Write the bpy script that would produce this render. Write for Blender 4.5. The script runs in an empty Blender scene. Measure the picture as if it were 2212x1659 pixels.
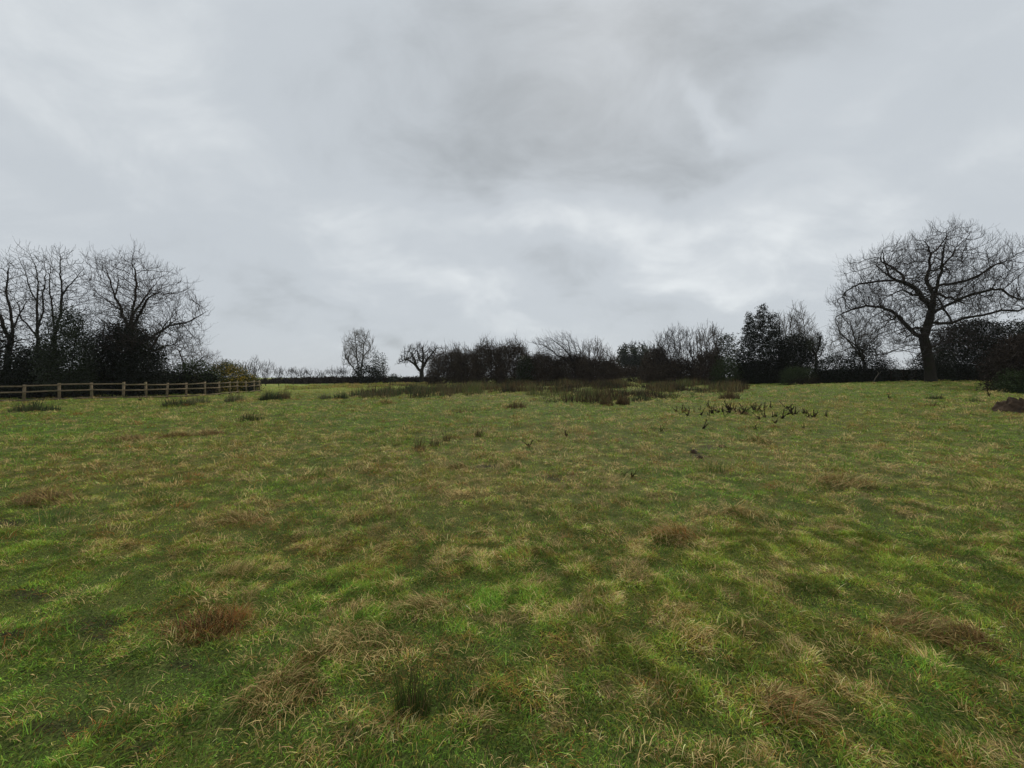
import bpy, math, random
import numpy as np
random.seed(7)
RNG = np.random.default_rng(11)
R = math.radians
F = 864.0; CU = 1106.0; HV = 815.0; EYE = 1.6      # focal length, centre column, horizon row, eye height
scene = bpy.context.scene
COL = scene.collection

# ------------------------------------------------------------------ camera
cam_d = bpy.data.cameras.new("camera"); cam = bpy.data.objects.new("camera", cam_d); COL.objects.link(cam)
cam_d.sensor_width = 36; cam_d.lens = 36*F/2212; cam_d.shift_y = -14.5/2212
cam_d.clip_start = 0.05; cam_d.clip_end = 5000
cam.location = (0, 0, EYE); cam.rotation_euler = (R(90), 0, 0)
scene.camera = cam
scene.view_settings.view_transform = 'Standard'; scene.view_settings.look = 'None'
scene.view_settings.exposure = 0.46; scene.view_settings.gamma = 1.0
scene.cycles.max_bounces = 6; scene.cycles.diffuse_bounces = 3; scene.cycles.glossy_bounces = 2
scene.cycles.transmission_bounces = 3; scene.cycles.transparent_max_bounces = 4; scene.cycles.volume_bounces = 0

# ------------------------------------------------------------------ world: overcast sky
SUN_EL, SUN_AZ = R(43), R(14)                        # azimuth from +Y towards +X
world = bpy.data.worlds.new("World"); scene.world = world; world.use_nodes = True
nt = world.node_tree; nt.nodes.clear(); L = nt.links.new
class NG:
    def __init__(s, tree): s.t = tree
    def n(s, typ, **kw):
        x = s.t.nodes.new(typ)
        for k, v in kw.items(): setattr(x, k, v)
        return x
    def put(s, sock, v):
        if hasattr(v, 'is_output'): s.t.links.new(v, sock)
        else: sock.default_value = v
    def m(s, op, a, b=None, c=None, clamp=False):
        x = s.n('ShaderNodeMath', operation=op); x.use_clamp = clamp
        s.put(x.inputs[0], a)
        if b is not None: s.put(x.inputs[1], b)
        if c is not None: s.put(x.inputs[2], c)
        return x.outputs[0]
    def noise(s, vec, scale, detail=4, rough=.5, dist=0.):
        x = s.n('ShaderNodeTexNoise'); s.put(x.inputs['Vector'], vec)
        x.inputs['Scale'].default_value = scale; x.inputs['Detail'].default_value = detail
        x.inputs['Roughness'].default_value = rough; x.inputs['Distortion'].default_value = dist
        return x.outputs['Fac']
    def mix(s, f, a, b, blend='MIX'):
        x = s.n('ShaderNodeMix', data_type='RGBA', blend_type=blend)
        s.put(x.inputs[0], f); s.put(x.inputs[6], a); s.put(x.inputs[7], b)
        return x.outputs[2]
    def comb(s, a, b, c):
        x = s.n('ShaderNodeCombineXYZ')
        s.put(x.inputs[0], a); s.put(x.inputs[1], b); s.put(x.inputs[2], c); return x.outputs[0]
g = NG(nt)
tc = g.n('ShaderNodeTexCoord'); sep = g.n('ShaderNodeSeparateXYZ'); L(tc.outputs['Generated'], sep.inputs[0])
dx, dy, dz = sep.outputs
zc = g.m('MAXIMUM', dz, 0.0)
den = g.m('ADD', zc, 0.5)
pvec = g.comb(g.m('DIVIDE', dx, den), g.m('DIVIDE', dy, den), 0.0)
az = g.m('ARCTAN2', dx, dy); el = g.m('ARCSINE', dz)
warp = g.n('ShaderNodeTexNoise'); L(pvec, warp.inputs['Vector']); warp.inputs['Scale'].default_value = 3.2; warp.inputs['Detail'].default_value = 8
wsub = g.n('ShaderNodeVectorMath', operation='SUBTRACT'); L(warp.outputs['Color'], wsub.inputs[0]); wsub.inputs[1].default_value = (.5, .5, .5)
wsc = g.n('ShaderNodeVectorMath', operation='SCALE'); L(wsub.outputs[0], wsc.inputs[0]); wsc.inputs['Scale'].default_value = .34
sepw = g.n('ShaderNodeSeparateXYZ'); L(wsc.outputs[0], sepw.inputs[0])
azw = g.m('ADD', az, sepw.outputs[0]); elw = g.m('ADD', el, g.m('MULTIPLY', sepw.outputs[1], .8))
mp = g.n('ShaderNodeMapping'); L(pvec, mp.inputs[0]); mp.inputs['Rotation'].default_value = (0, 0, R(38)); mp.inputs['Scale'].default_value = (.85, 1.25, 1)
n_big = g.noise(mp.outputs[0], 1.5, 5, .5, .3)
n_mid = g.noise(mp.outputs[0], 4.2, 10, .62, .5)
def azel(U, V):
    x, z = (U-CU)/F, (HV-V)/F
    return math.atan2(x, 1), math.atan2(z, math.hypot(x, 1))
# cloud masses: (U, V, half width, half height, tilt, brightness change)
BLOBS = [(850, 90, 300, 160, -25, -.35), (1300, 210, 460, 220, -10, -.5), (1640, 70, 300, 90, 10, -.30), (1080, 60, 300, 120, 0, -.2),
         (980, 300, 300, 110, -15, -.22), (1120, 360, 90, 45, 0, .12), (1500, 330, 210, 70, 5, -.38),
         (1570, 225, 75, 30, 45, .62), (1690, 190, 40, 50, 10, .35), (1460, 500, 380, 60, 8, .48), (1040, 470, 200, 55, 5, .40),
         (980, 620, 260, 50, 25, .42), (1290, 625, 200, 34, 14, -.36), (1180, 555, 110, 28, 20, -.18), (1560, 600, 250, 30, 0, .35),
         (560, 600, 210, 40, 22, -.36), (610, 645, 180, 22, 25, .30), (720, 690, 260, 40, 15, -.5), (1400, 690, 260, 26, 8, -.30),
         (330, 160, 260, 200, 0, .30), (1760, 490, 120, 30, -5, -.22), (1750, 300, 200, 70, -25, .30), (2020, 200, 190, 100, 10, -.18),
         (2050, 420, 200, 50, -15, .15), (130, 330, 200, 60, 10, -.18), (90, 470, 260, 60, 12, .10), (1200, 760, 600, 26, 0, -.05)]
acc = g.m('MULTIPLY', g.m('SUBTRACT', n_big, .5), .9)
acc = g.m('ADD', acc, g.m('MULTIPLY', g.m('SUBTRACT', n_mid, .5), 1.1))
for (U, V, hw, hh, tilt, amp) in BLOBS:
    a0, e0 = azel(U, V); a1, _ = azel(U+hw, V); a2, _ = azel(U-hw, V); _, e1 = azel(U, V-hh)
    sa = abs(a1-a2)/2*1.05; se = abs(e1-e0)*1.05+1e-3
    ct, st = math.cos(R(tilt)), math.sin(R(tilt))
    da = g.m('SUBTRACT', azw, a0); de = g.m('SUBTRACT', elw, e0)
    p = g.m('DIVIDE', g.m('SUBTRACT', g.m('MULTIPLY', da, ct), g.m('MULTIPLY', de, st)), sa)
    q = g.m('DIVIDE', g.m('ADD', g.m('MULTIPLY', da, st), g.m('MULTIPLY', de, ct)), se)
    e = g.m('EXPONENT', g.m('MULTIPLY', g.m('ADD', g.m('MULTIPLY', p, p), g.m('MULTIPLY', q, q)), -1.0))
    acc = g.m('ADD', acc, g.m('MULTIPLY', e, amp))
val = g.m('MULTIPLY_ADD', acc, .50, .535, clamp=True)
ramp = g.n('ShaderNodeValToRGB'); L(val, ramp.inputs[0])
cr = ramp.color_ramp; cr.interpolation = 'EASE'
cr.elements[0].position = 0.0; cr.elements[0].color = (.258, .278, .294, 1)
cr.elements[1].position = 1.0; cr.elements[1].color = (.62, .645, .655, 1)
e_ = cr.elements.new(.5); e_.color = (.412, .442, .470, 1)
sky = g.n('ShaderNodeTexSky', sky_type='NISHITA'); sky.sun_disc = False
sky.sun_elevation = SUN_EL; sky.sun_rotation = SUN_AZ
sc10 = g.n('ShaderNodeVectorMath', operation='SCALE'); L(ramp.outputs[0], sc10.inputs[0]); sc10.inputs['Scale'].default_value = 10.0
# overcast: brighter towards the zenith, well above what the lens sees
zen = g.m('MULTIPLY_ADD', g.m('SMOOTH_MIN', g.m('MAXIMUM', g.m('SUBTRACT', dz, .74), 0.), 1., .01), 1.5, 1.0)
scz = g.n('ShaderNodeVectorMath', operation='SCALE'); L(sc10.outputs[0], scz.inputs[0]); L(zen, scz.inputs['Scale'])
skymix = g.mix(.97, sky.outputs[0], scz.outputs[0])
below = g.mix(g.m('LESS_THAN', dz, -.02), skymix, (.6, .65, .4, 1))
bg = g.n('ShaderNodeBackground'); L(below, bg.inputs[0]); bg.inputs[1].default_value = 0.1
wo = g.n('ShaderNodeOutputWorld'); L(bg.outputs[0], wo.inputs[0])

# ------------------------------------------------------------------ sun behind the cloud
sd = bpy.data.lights.new("sun", 'SUN'); sun = bpy.data.objects.new("sun", sd); COL.objects.link(sun)
sd.energy = 1.5; sd.angle = R(15); sd.color = (1, .93, .80)
sun.rotation_euler = (math.pi/2-SUN_EL, 0, math.pi-SUN_AZ)

# ------------------------------------------------------------------ numeric helpers
def _hash(ix, iy, seed):
    h = (ix.astype(np.int64)*374761393 + iy.astype(np.int64)*668265263 + seed*974634777) & 0xFFFFFFFF
    h = ((h ^ (h >> 13))*1274126177) & 0xFFFFFFFF
    h = h ^ (h >> 16)
    return (h & 0xFFFFFF)/float(0xFFFFFF)
def vnoise(x, y, seed=0):
    ix, iy = np.floor(x), np.floor(y); fx, fy = x-ix, y-iy
    fx = fx*fx*(3-2*fx); fy = fy*fy*(3-2*fy)
    a = _hash(ix, iy, seed); b = _hash(ix+1, iy, seed); c = _hash(ix, iy+1, seed); d = _hash(ix+1, iy+1, seed)
    return (a*(1-fx)+b*fx)*(1-fy) + (c*(1-fx)+d*fx)*fy
def fbm(x, y, scale, octv=3, seed=0):
    x = np.asarray(x, float)/scale; y = np.asarray(y, float)/scale
    t = 0; a = 1; s = 0
    for o in range(octv):
        c, n = math.cos(.6*o+.3), math.sin(.6*o+.3)
        t = t + a*vnoise(x*c-y*n+17.3*o, x*n+y*c-9.1*o, seed+o*31); s += a
        a *= .5; x = x*2.03; y = y*2.03
    return t/s
def sst(a, b, x):
    t = np.clip((x-a)/(b-a), 0, 1); return t*t*(3-2*t)

# ------------------------------------------------------------------ terrain height: field rising gently to the right
DK = [0, 8, 15, 19, 27, 36, 42, 55, 90, 150, 700]
TAB = {-300: [0, 0, 0, 0, -.02, -.02, -.02, 0, .05, .1, .3],
       51:   [0, 0, 0, 0, -.03, -.03, -.02, 0, .05, .1, .3],
       300:  [0, 0, 0, 0, 0, 0, 0, .03, .1, .15, .3],
       561:  [0, 0, 0, .02, .02, .02, .03, .12, .3, .32, .4],
       750:  [0, 0, .02, .03, .05, .08, .1, .2, .3, .32, .4],
       950:  [0, 0, .03, .06, .12, .2, .27, .42, .55, .5, .5],
       1150: [0, 0, .06, .12, .22, .34, .44, .72, .8, .7, .6],
       1300: [0, 0, .08, .14, .26, .4, .50, .78, .8, .9, .6],
       1420: [0, 0, .08, .15, .28, .42, .54, .76, 1.5, 2.9, 1.0],
       1550: [0, 0, .1, .17, .28, .44, .56, .74, .9, 1.3, .6],
       1770: [0, .02, .18, .27, .48, .82, 1.02, 1.15, 1.2, 1.0, .6],
       2000: [0, .03, .28, .42, .76, 1.25, 1.3, 1.25, 1.1, 1.0, .6],
       2212: [0, .05, .32, .52, .95, 1.25, 1.3, 1.25, 1.1, 1.0, .6],
       2700: [0, .05, .32, .52, .95, 1.25, 1.3, 1.25, 1.1, 1.0, .6]}
_us = sorted(TAB); _AZ = np.linspace(-1.2, 1.2, 241); _LR = np.linspace(0, math.log(1401), 300)
_T = np.zeros((241, 300))
for i, a in enumerate(_AZ):
    U = CU+F*math.tan(max(-1.02, min(1.02, a)))
    U = max(_us[0], min(_us[-1], U))
    j = max(k for k in range(len(_us)) if _us[k] <= U); j = min(j, len(_us)-2)
    t = (U-_us[j])/(_us[j+1]-_us[j]); t = t*t*(3-2*t)
    col = np.array(TAB[_us[j]])*(1-t)+np.array(TAB[_us[j+1]])*t
    rr = (np.exp(_LR)-1)*math.cos(max(-1.0, min(1.0, a)))
    _T[i] = np.interp(rr, DK, col)
for _ in range(3):
    k = np.ones(9)/9
    _T = np.apply_along_axis(lambda v: np.convolve(np.pad(v, 4, 'edge'), k, 'valid'), 1, _T)
    _T = np.apply_along_axis(lambda v: np.convolve(np.pad(v, 4, 'edge'), k, 'valid'), 0, _T)
def ground(x, y):
    x = np.asarray(x, float); y = np.asarray(y, float)
    a = np.arctan2(x, y); r = np.hypot(x, y)
    fa = np.clip((a+1.2)/2.4*240, 0, 239.999); fr = np.clip(np.log(r+1)/_LR[-1]*299, 0, 298.999)
    ia, ir = fa.astype(int), fr.astype(int); ta, tr = fa-ia, fr-ir
    z = (_T[ia, ir]*(1-tr)+_T[ia, ir+1]*tr)*(1-ta) + (_T[ia+1, ir]*(1-tr)+_T[ia+1, ir+1]*tr)*ta
    b = .075*(fbm(x, y, .22, 2, 5)-.5) + .07*(fbm(x, y, 1.0, 2, 9)-.5) + .16*(fbm(x, y, 4.5, 2, 3)-.5)
    return z+b*(1+.3*sst(8, 25, r))
def gz(x, y): return float(ground(np.array([x]), np.array([y]))[0])
def spot(U, V=None, d=None):
    """ground point: column U and either a picture row or a distance"""
    if d is None:
        d = F*EYE/(V-HV)
        for _ in range(12):
            d = .5*d+.5*F*(EYE-gz((U-CU)/F*d, d))/(V-HV)
    x = (U-CU)/F*d
    return x, d, gz(x, d)

# ------------------------------------------------------------------ mesh helpers
def mesh_obj(name, verts, faces, mat, parent=None, col=None, smooth=False, loc=None):
    """faces: list of (n, k) integer arrays, all linked as ONE mesh"""
    me = bpy.data.meshes.new(name)
    V = np.asarray(verts, np.float32).reshape(-1, 3)
    fs = [np.asarray(f, np.int32) for f in (faces if isinstance(faces, list) else [faces]) if len(f)]
    me.vertices.add(len(V)); me.vertices.foreach_set('co', V.ravel())
    li = np.concatenate([f.ravel() for f in fs]); tot = np.concatenate([np.full(len(f), f.shape[1], np.int32) for f in fs])
    me.loops.add(len(li)); me.loops.foreach_set('vertex_index', li)
    me.polygons.add(len(tot)); st = np.zeros(len(tot), np.int32); st[1:] = np.cumsum(tot)[:-1]
    me.polygons.foreach_set('loop_start', st); me.polygons.foreach_set('loop_total', tot)
    if smooth: me.polygons.foreach_set('use_smooth', np.ones(len(tot), bool))
    if col is not None:
        ca = me.color_attributes.new('tint', 'FLOAT_COLOR', 'POINT')
        c4 = np.ones((len(V), 4), np.float32); c4[:, :3] = col; ca.data.foreach_set('color', c4.ravel())
    me.update(calc_edges=True); me.validate()
    me.materials.append(mat)
    o = bpy.data.objects.new(name, me); COL.objects.link(o)
    if loc is not None: o.location = loc
    if parent is not None: o.parent = parent
    return o
def tag(o, label=None, cat=None, group=None, kind=None):
    if label: o['label'] = label
    if cat: o['category'] = cat
    if group: o['group'] = group
    if kind: o['kind'] = kind
    return o
def thing(name, label, cat, loc, group=None):
    o = bpy.data.objects.new(name, None); COL.objects.link(o); o.location = loc; o.empty_display_size = .2
    return tag(o, label, cat, group)

# ------------------------------------------------------------------ materials
def material(name, c1, c2=None, scale=3., rough=.7, trans=0., attr=False, bump=0., bscale=20., spec=.06, c3=None, vr=(.72, 1.28)):
    m = bpy.data.materials.new(name); m.use_nodes = True
    t = m.node_tree; t.nodes.clear(); q = NG(t)
    out = q.n('ShaderNodeOutputMaterial'); b = q.n('ShaderNodeBsdfPrincipled')
    tc = q.n('ShaderNodeTexCoord')
    if attr:
        a = q.n('ShaderNodeAttribute'); a.attribute_name = 'tint'; c = a.outputs['Color']
        f = q.noise(tc.outputs['Object'], scale, 3, .6)
        c = q.mix(1.0, c, q.mix(f if vr[1] < 1.5 else q.m('MULTIPLY_ADD', f, 2.6, -.8, clamp=True), (vr[0],)*3+(1,), (vr[1],)*3+(1,)), 'MULTIPLY')
    else:
        f = q.noise(tc.outputs['Object'], scale, 5, .6)
        f = q.m('MULTIPLY_ADD', f, 2.2, -.6, clamp=True)
        c = q.mix(f, c1+(1,), (c2 or c1)+(1,))
        if c3:
            f2 = q.m('MULTIPLY_ADD', q.noise(tc.outputs['Object'], scale*.4, 3, .5), 5., -2.6, clamp=True)
            c = q.mix(f2, c, c3+(1,))
    q.put(b.inputs['Base Color'], c); b.inputs['Roughness'].default_value = rough
    b.inputs['Specular IOR Level'].default_value = spec
    if bump:
        bn = q.n('ShaderNodeBump'); bn.inputs['Strength'].default_value = bump; bn.inputs['Distance'].default_value = .03
        q.put(bn.inputs['Height'], q.noise(tc.outputs['Object'], bscale, 6, .65)); t.links.new(bn.outputs[0], b.inputs['Normal'])
    sh = b.outputs[0]
    if trans:
        tr = q.n('ShaderNodeBsdfTranslucent'); q.put(tr.inputs[0], c)
        mx = q.n('ShaderNodeMixShader'); mx.inputs[0].default_value = trans
        t.links.new(sh, mx.inputs[1]); t.links.new(tr.outputs[0], mx.inputs[2]); sh = mx.outputs[0]
    t.links.new(sh, out.inputs[0]); return m
M_ground = material('turf_soil', None, attr=True, scale=75., vr=(.25, 1.9), rough=.9, bump=.8, bscale=35, spec=.1)
M_grass = material('grass_blades', None, attr=True, scale=1.3, rough=.6, trans=.3, spec=.08)
M_bark = material('bark', (0.0168, 0.0144, 0.0114), (0.0330, 0.0288, 0.0216), 4., .85, bump=.9, bscale=14, c3=(0.0210, 0.0252, 0.0108))
M_bark_grey = material('grey_bark', (0.0562, 0.0510, 0.0435), (0.0825, 0.0750, 0.0638), 4., .85, bump=.6)
M_twig = material('twigs', (0.0245, 0.0196, 0.0168), (0.0420, 0.0336, 0.0280), 2., .8)
M_twig_pale = material('pale_twigs', (0.0960, 0.0840, 0.0720), (0.1360, 0.1200, 0.1040), 2., .8)
M_thorn = material('thorn_twigs', (0.0375, 0.0285, 0.0210), (0.0788, 0.0600, 0.0435), .9, .85)
M_hedge = material('hedge_twigs', (0.0245, 0.0182, 0.0154), (0.0385, 0.0294, 0.0224), .8, .9)
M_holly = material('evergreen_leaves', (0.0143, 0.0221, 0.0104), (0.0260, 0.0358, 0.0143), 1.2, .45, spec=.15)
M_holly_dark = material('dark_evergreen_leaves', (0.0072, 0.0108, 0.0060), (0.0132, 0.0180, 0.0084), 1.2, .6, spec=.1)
M_ivy = material('ivy_leaves', (0.0154, 0.0210, 0.0084), (0.0280, 0.0350, 0.0140), 1.5, .45, spec=.15)
M_bramble = material('bramble_leaves', (0.0280, 0.0440, 0.0160), (0.0480, 0.0640, 0.0240), 1.2, .6, c3=(0.0560, 0.0360, 0.0200))
M_gorse = material('gorse_needles', (.05, .06, .014), (.10, .10, .025), 1.8, .7)
M_gorse_fl = material('gorse_flowers', (.34, .22, .02), (.45, .32, .03), 3., .6)
M_wood = material('weathered_rail_wood', (.13, .098, .06), (.235, .185, .12), 5., .8, bump=.5, c3=(.12, .11, .055))
M_soil = material('dug_soil', (.030, .021, .014), (.080, .053, .034), 5., .95, bump=1., bscale=12, spec=.1)
M_dock = material('dead_dock', (.03, .02, .014), (.055, .036, .024), 8., .8)

# ------------------------------------------------------------------ ground sheet
GREEN = np.array((.175, .315, .038)); DGREEN = np.array((.10, .19, .028)); OLIVE = np.array((.27, .305, .042)); STRAW = np.array((.64, .47, .20))
BROWN = np.array((.30, .19, .05)); RUSSET = np.array((.33, .14, .035)); SOIL = np.array((.028, .022, .014))
# marks on the field: (U, V, half width, half depth, kind, strength); kinds 0 green 1 dark green 2 olive 3 straw 4 brown 5 russet 6 soil
PATCH = [(230, 1020, 260, 22, 4, .8), (230, 1012, 200, 12, 3, .5), (100, 1075, 50, 16, 4, .8), (510, 1130, 80, 24, 4, .7), (520, 1120, 50, 12, 3, .5), (900, 1060, 170, 30, 3, .45),
         (880, 1170, 190, 60, 4, .55), (1150, 1045, 260, 40, 3, .3), (650, 1190, 120, 22, 4, .6), (500, 1235, 36, 12, 3, .8), (790, 1385, 110, 28, 3, .7), (930, 1310, 60, 20, 3, .6),
         (1460, 1150, 45, 10, 5, .7), (1600, 1108, 50, 10, 3, .6), (1820, 1045, 60, 16, 3, .6), (1950, 1375, 80, 18, 4, .8), (1940, 1350, 60, 10, 3, .5), (1850, 1500, 110, 50, 4, .6),
         (1700, 1525, 60, 20, 3, .5), (2060, 1570, 170, 70, 0, .6), (1600, 1420, 260, 130, 2, .4), (1650, 955, 60, 10, 3, .8), (1960, 1010, 130, 12, 3, .5), (620, 1490, 70, 26, 3, .55),
         (660, 1500, 60, 26, 4, .5), (1750, 1190, 200, 50, 2, .5), (250, 1170, 80, 20, 4, .6), (280, 1180, 40, 10, 3, .5), (1350, 1560, 250, 50, 2, .3), (830, 1570, 90, 40, 4, .6),
         (1070, 1290, 90, 26, 0, .8), (1560, 1060, 130, 24, 0, .7), (620, 1060, 150, 24, 0, .6), (120, 935, 200, 20, 0, .6), (2120, 940, 110, 30, 0, .6), (900, 1600, 250, 40, 1, .5),
         (1440, 1020, 60, 18, 0, .7), (1000, 1495, 60, 26, 1, .8), (330, 1070, 60, 14, 1, .6), (110, 1115, 60, 16, 1, .7), (700, 1010, 40, 10, 1, .4), (2050, 1440, 100, 24, 0, .6),
         (1900, 920, 260, 40, 2, .6), (1600, 900, 260, 26, 2, .6), (1250, 880, 260, 20, 0, .4), (800, 905, 300, 24, 0, .3), (760, 860, 200, 6, 2, .6), (800, 842, 220, 7, 2, .7), (1900, 850, 240, 16, 0, .5),
         (1250, 960, 260, 20, 3, .25), (1650, 1000, 120, 14, 3, .3), (1160, 985, 80, 8, 3, .3), (1020, 945, 60, 6, 4, .4), (1200, 920, 60, 8, 5, .3),
         (60, 1285, 45, 10, 6, .9), (195, 1345, 55, 13, 6, .8), (210, 1375, 30, 10, 6, .8), (15, 1368, 34, 9, 6, .9), (20, 1128, 34, 8, 6, .7), (120, 1570, 70, 16, 6, .6), (400, 1440, 32, 9, 6, 1.),
         (300, 1620, 50, 14, 6, .5), (440, 1345, 90, 26, 5, .8), (430, 1330, 60, 18, 4, .8), (700, 1640, 90, 20, 4, .5), (240, 1590, 40, 14, 4, .4), (1530, 965, 14, 5, 6, .8), (1506, 985, 14, 5, 6, .9),
         (1060, 1008, 26, 4, 6, .8), (1210, 1032, 34, 6, 6, .6), (1500, 972, 10, 4, 6, .8), (1910, 1055, 40, 6, 1, .8), (1180, 1640, 260, 30, 1, .3), (250, 1450, 250, 140, 1, .45), (100, 1250, 160, 60, 0, .3)]
def weights(x, y, z):
    """share of each grass kind at a point of the field"""
    yy = np.maximum(y, .6)
    U = CU+F*x/yy; V = HV+F*(EYE-z)/yy
    n1 = fbm(x, y, 2.2, 4, 41); n2 = fbm(x, y, .32, 3, 77); n3 = fbm(x, y, 7., 3, 5); n4 = fbm(x, y, .5, 3, 99); n5 = fbm(x, y, .13, 2, 15); n6 = fbm(x, y, .16, 2, 215)
    hum = (fbm(x, y, .22, 2, 5)-.5)*2.4 + (fbm(x, y, 1.0, 2, 9)-.5)*.3          # same lumps as the ground; darker green in hollows paints in their shade
    W = np.zeros((len(x), 7))
    W[:, 0] = .85*sst(.35, .65, n3*.5+n1*.5)+.38
    W[:, 1] = 1.3*sst(.5, .64, n4*.3+(1-n5)*.4+.15-hum*.25)+.10
    W[:, 2] = .42+.4*sst(.4, .6, 1-n3*.6-n1*.4)
    mid = sst(1000, 940, V)*0+1
    W[:, 3] = .09+1.6*sst(.57, .67, n2*.36+n1*.06+n5*.58+hum*.13)*sst(100, 900, U+(1400-V)*.6)
    W[:, 4] = .06+1.3*sst(.565, .67, n4*.4+n6*.6)*sst(50, 700, U+(1400-V)*.5)
    W[:, 5] = .10*sst(.62, .75, n1*.5+n4*.5)
    W[:, 6] = .0
    ju = (fbm(x, y, .5, 3, 61)-.5)*.9; jv = (fbm(x, y, .5, 3, 62)-.5)*1.4
    for (pu, pv, hu, hv, kd, s) in PATCH:
        q = ((U-pu)/hu+ju)**2+((V-pv)/hv+jv)**2
        w = (s*.62 if kd in (3, 4) else s)*np.exp(-q*.8)
        W *= (1-w*.85)[:, None]; W[:, kd] += w*(5. if kd == 6 else 1.6)
    return W/W.sum(1, keepdims=True)
PAL = np.array([GREEN, DGREEN, OLIVE, STRAW, BROWN, RUSSET, SOIL])
def build_ground():
    azs = np.concatenate([np.linspace(-1.15, 1.15, 560), np.linspace(1.15, 2*math.pi-1.15, 62)[1:-1]])
    rs = np.concatenate([[.05, .3], np.geomspace(.6, 60, 330), np.geomspace(62, 1300, 50)])
    A, RR = np.meshgrid(azs, rs); x = (RR*np.sin(A)).ravel(); y = (RR*np.cos(A)).ravel()
    z = ground(x, y); n, m = len(rs), len(azs)
    c = PAL[6]*.6 + (weights(x, y, z)@PAL)*.26
    far = sst(35, 60, np.hypot(x, y))[:, None]
    c = c*(1-far)+far*(weights(x, y, z)@PAL)*.62
    i = np.arange(n-1)[:, None]*m; j = np.arange(m)[None, :]; j2 = (j+1) % m
    q = np.stack([i+j, i+m+j, i+m+j2, i+j2], -1).reshape(-1, 4)
    v = np.stack([x, y, z], 1)
    v = np.vstack([v, [[0, 0, z[:m].mean()]]]); c = np.vstack([c, c[:1]])
    tri = np.stack([np.full(m, n*m), np.arange(m), (np.arange(m)+1) % m], 1)
    o = mesh_obj('ground', v, [q[:, ::-1], tri[:, ::-1]], M_ground, col=c, smooth=True)
    tag(o, kind='structure')
build_ground()

# ------------------------------------------------------------------ blades
def blades(P, Ln, W, lean, bend, hd, side=None, segs=2):
    """P (n,3) roots; Ln length; W width; lean and bend in radians; hd heading. Returns verts, [quads, tris], count per blade"""
    n = len(P); hx, hy = np.cos(hd), np.sin(hd)
    sa = hd+math.pi/2+RNG.normal(0, .7, n) if side is None else side
    S = np.stack([np.cos(sa), np.sin(sa), np.zeros(n)], 1)
    pts = []; cur = P.copy(); a = lean
    for k in range(segs+1):
        wk = W*(1-k/segs)**.6 if k < segs else W*0
        if k < segs: pts += [cur-S*(wk/2)[:, None], cur+S*(wk/2)[:, None]]
        else: pts.append(cur.copy())
        D = np.stack([hx*np.sin(a), hy*np.sin(a), np.cos(a)], 1)
        cur = cur+D*(Ln/segs)[:, None]; a = a+bend/max(1, segs-1) if segs > 1 else a
    kk = 2*segs+1
    V = np.stack(pts, 1).reshape(-1, 3); b = np.arange(n)[:, None]*kk
    quads = [b+np.array([[2*k, 2*k+1, 2*k+3, 2*k+2]]) for k in range(segs-1)]
    tri = b+np.array([[2*segs-2, 2*segs-1, 2*segs]])
    return V, [np.concatenate(quads) if quads else np.zeros((0, 4), int), tri], kk

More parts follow.
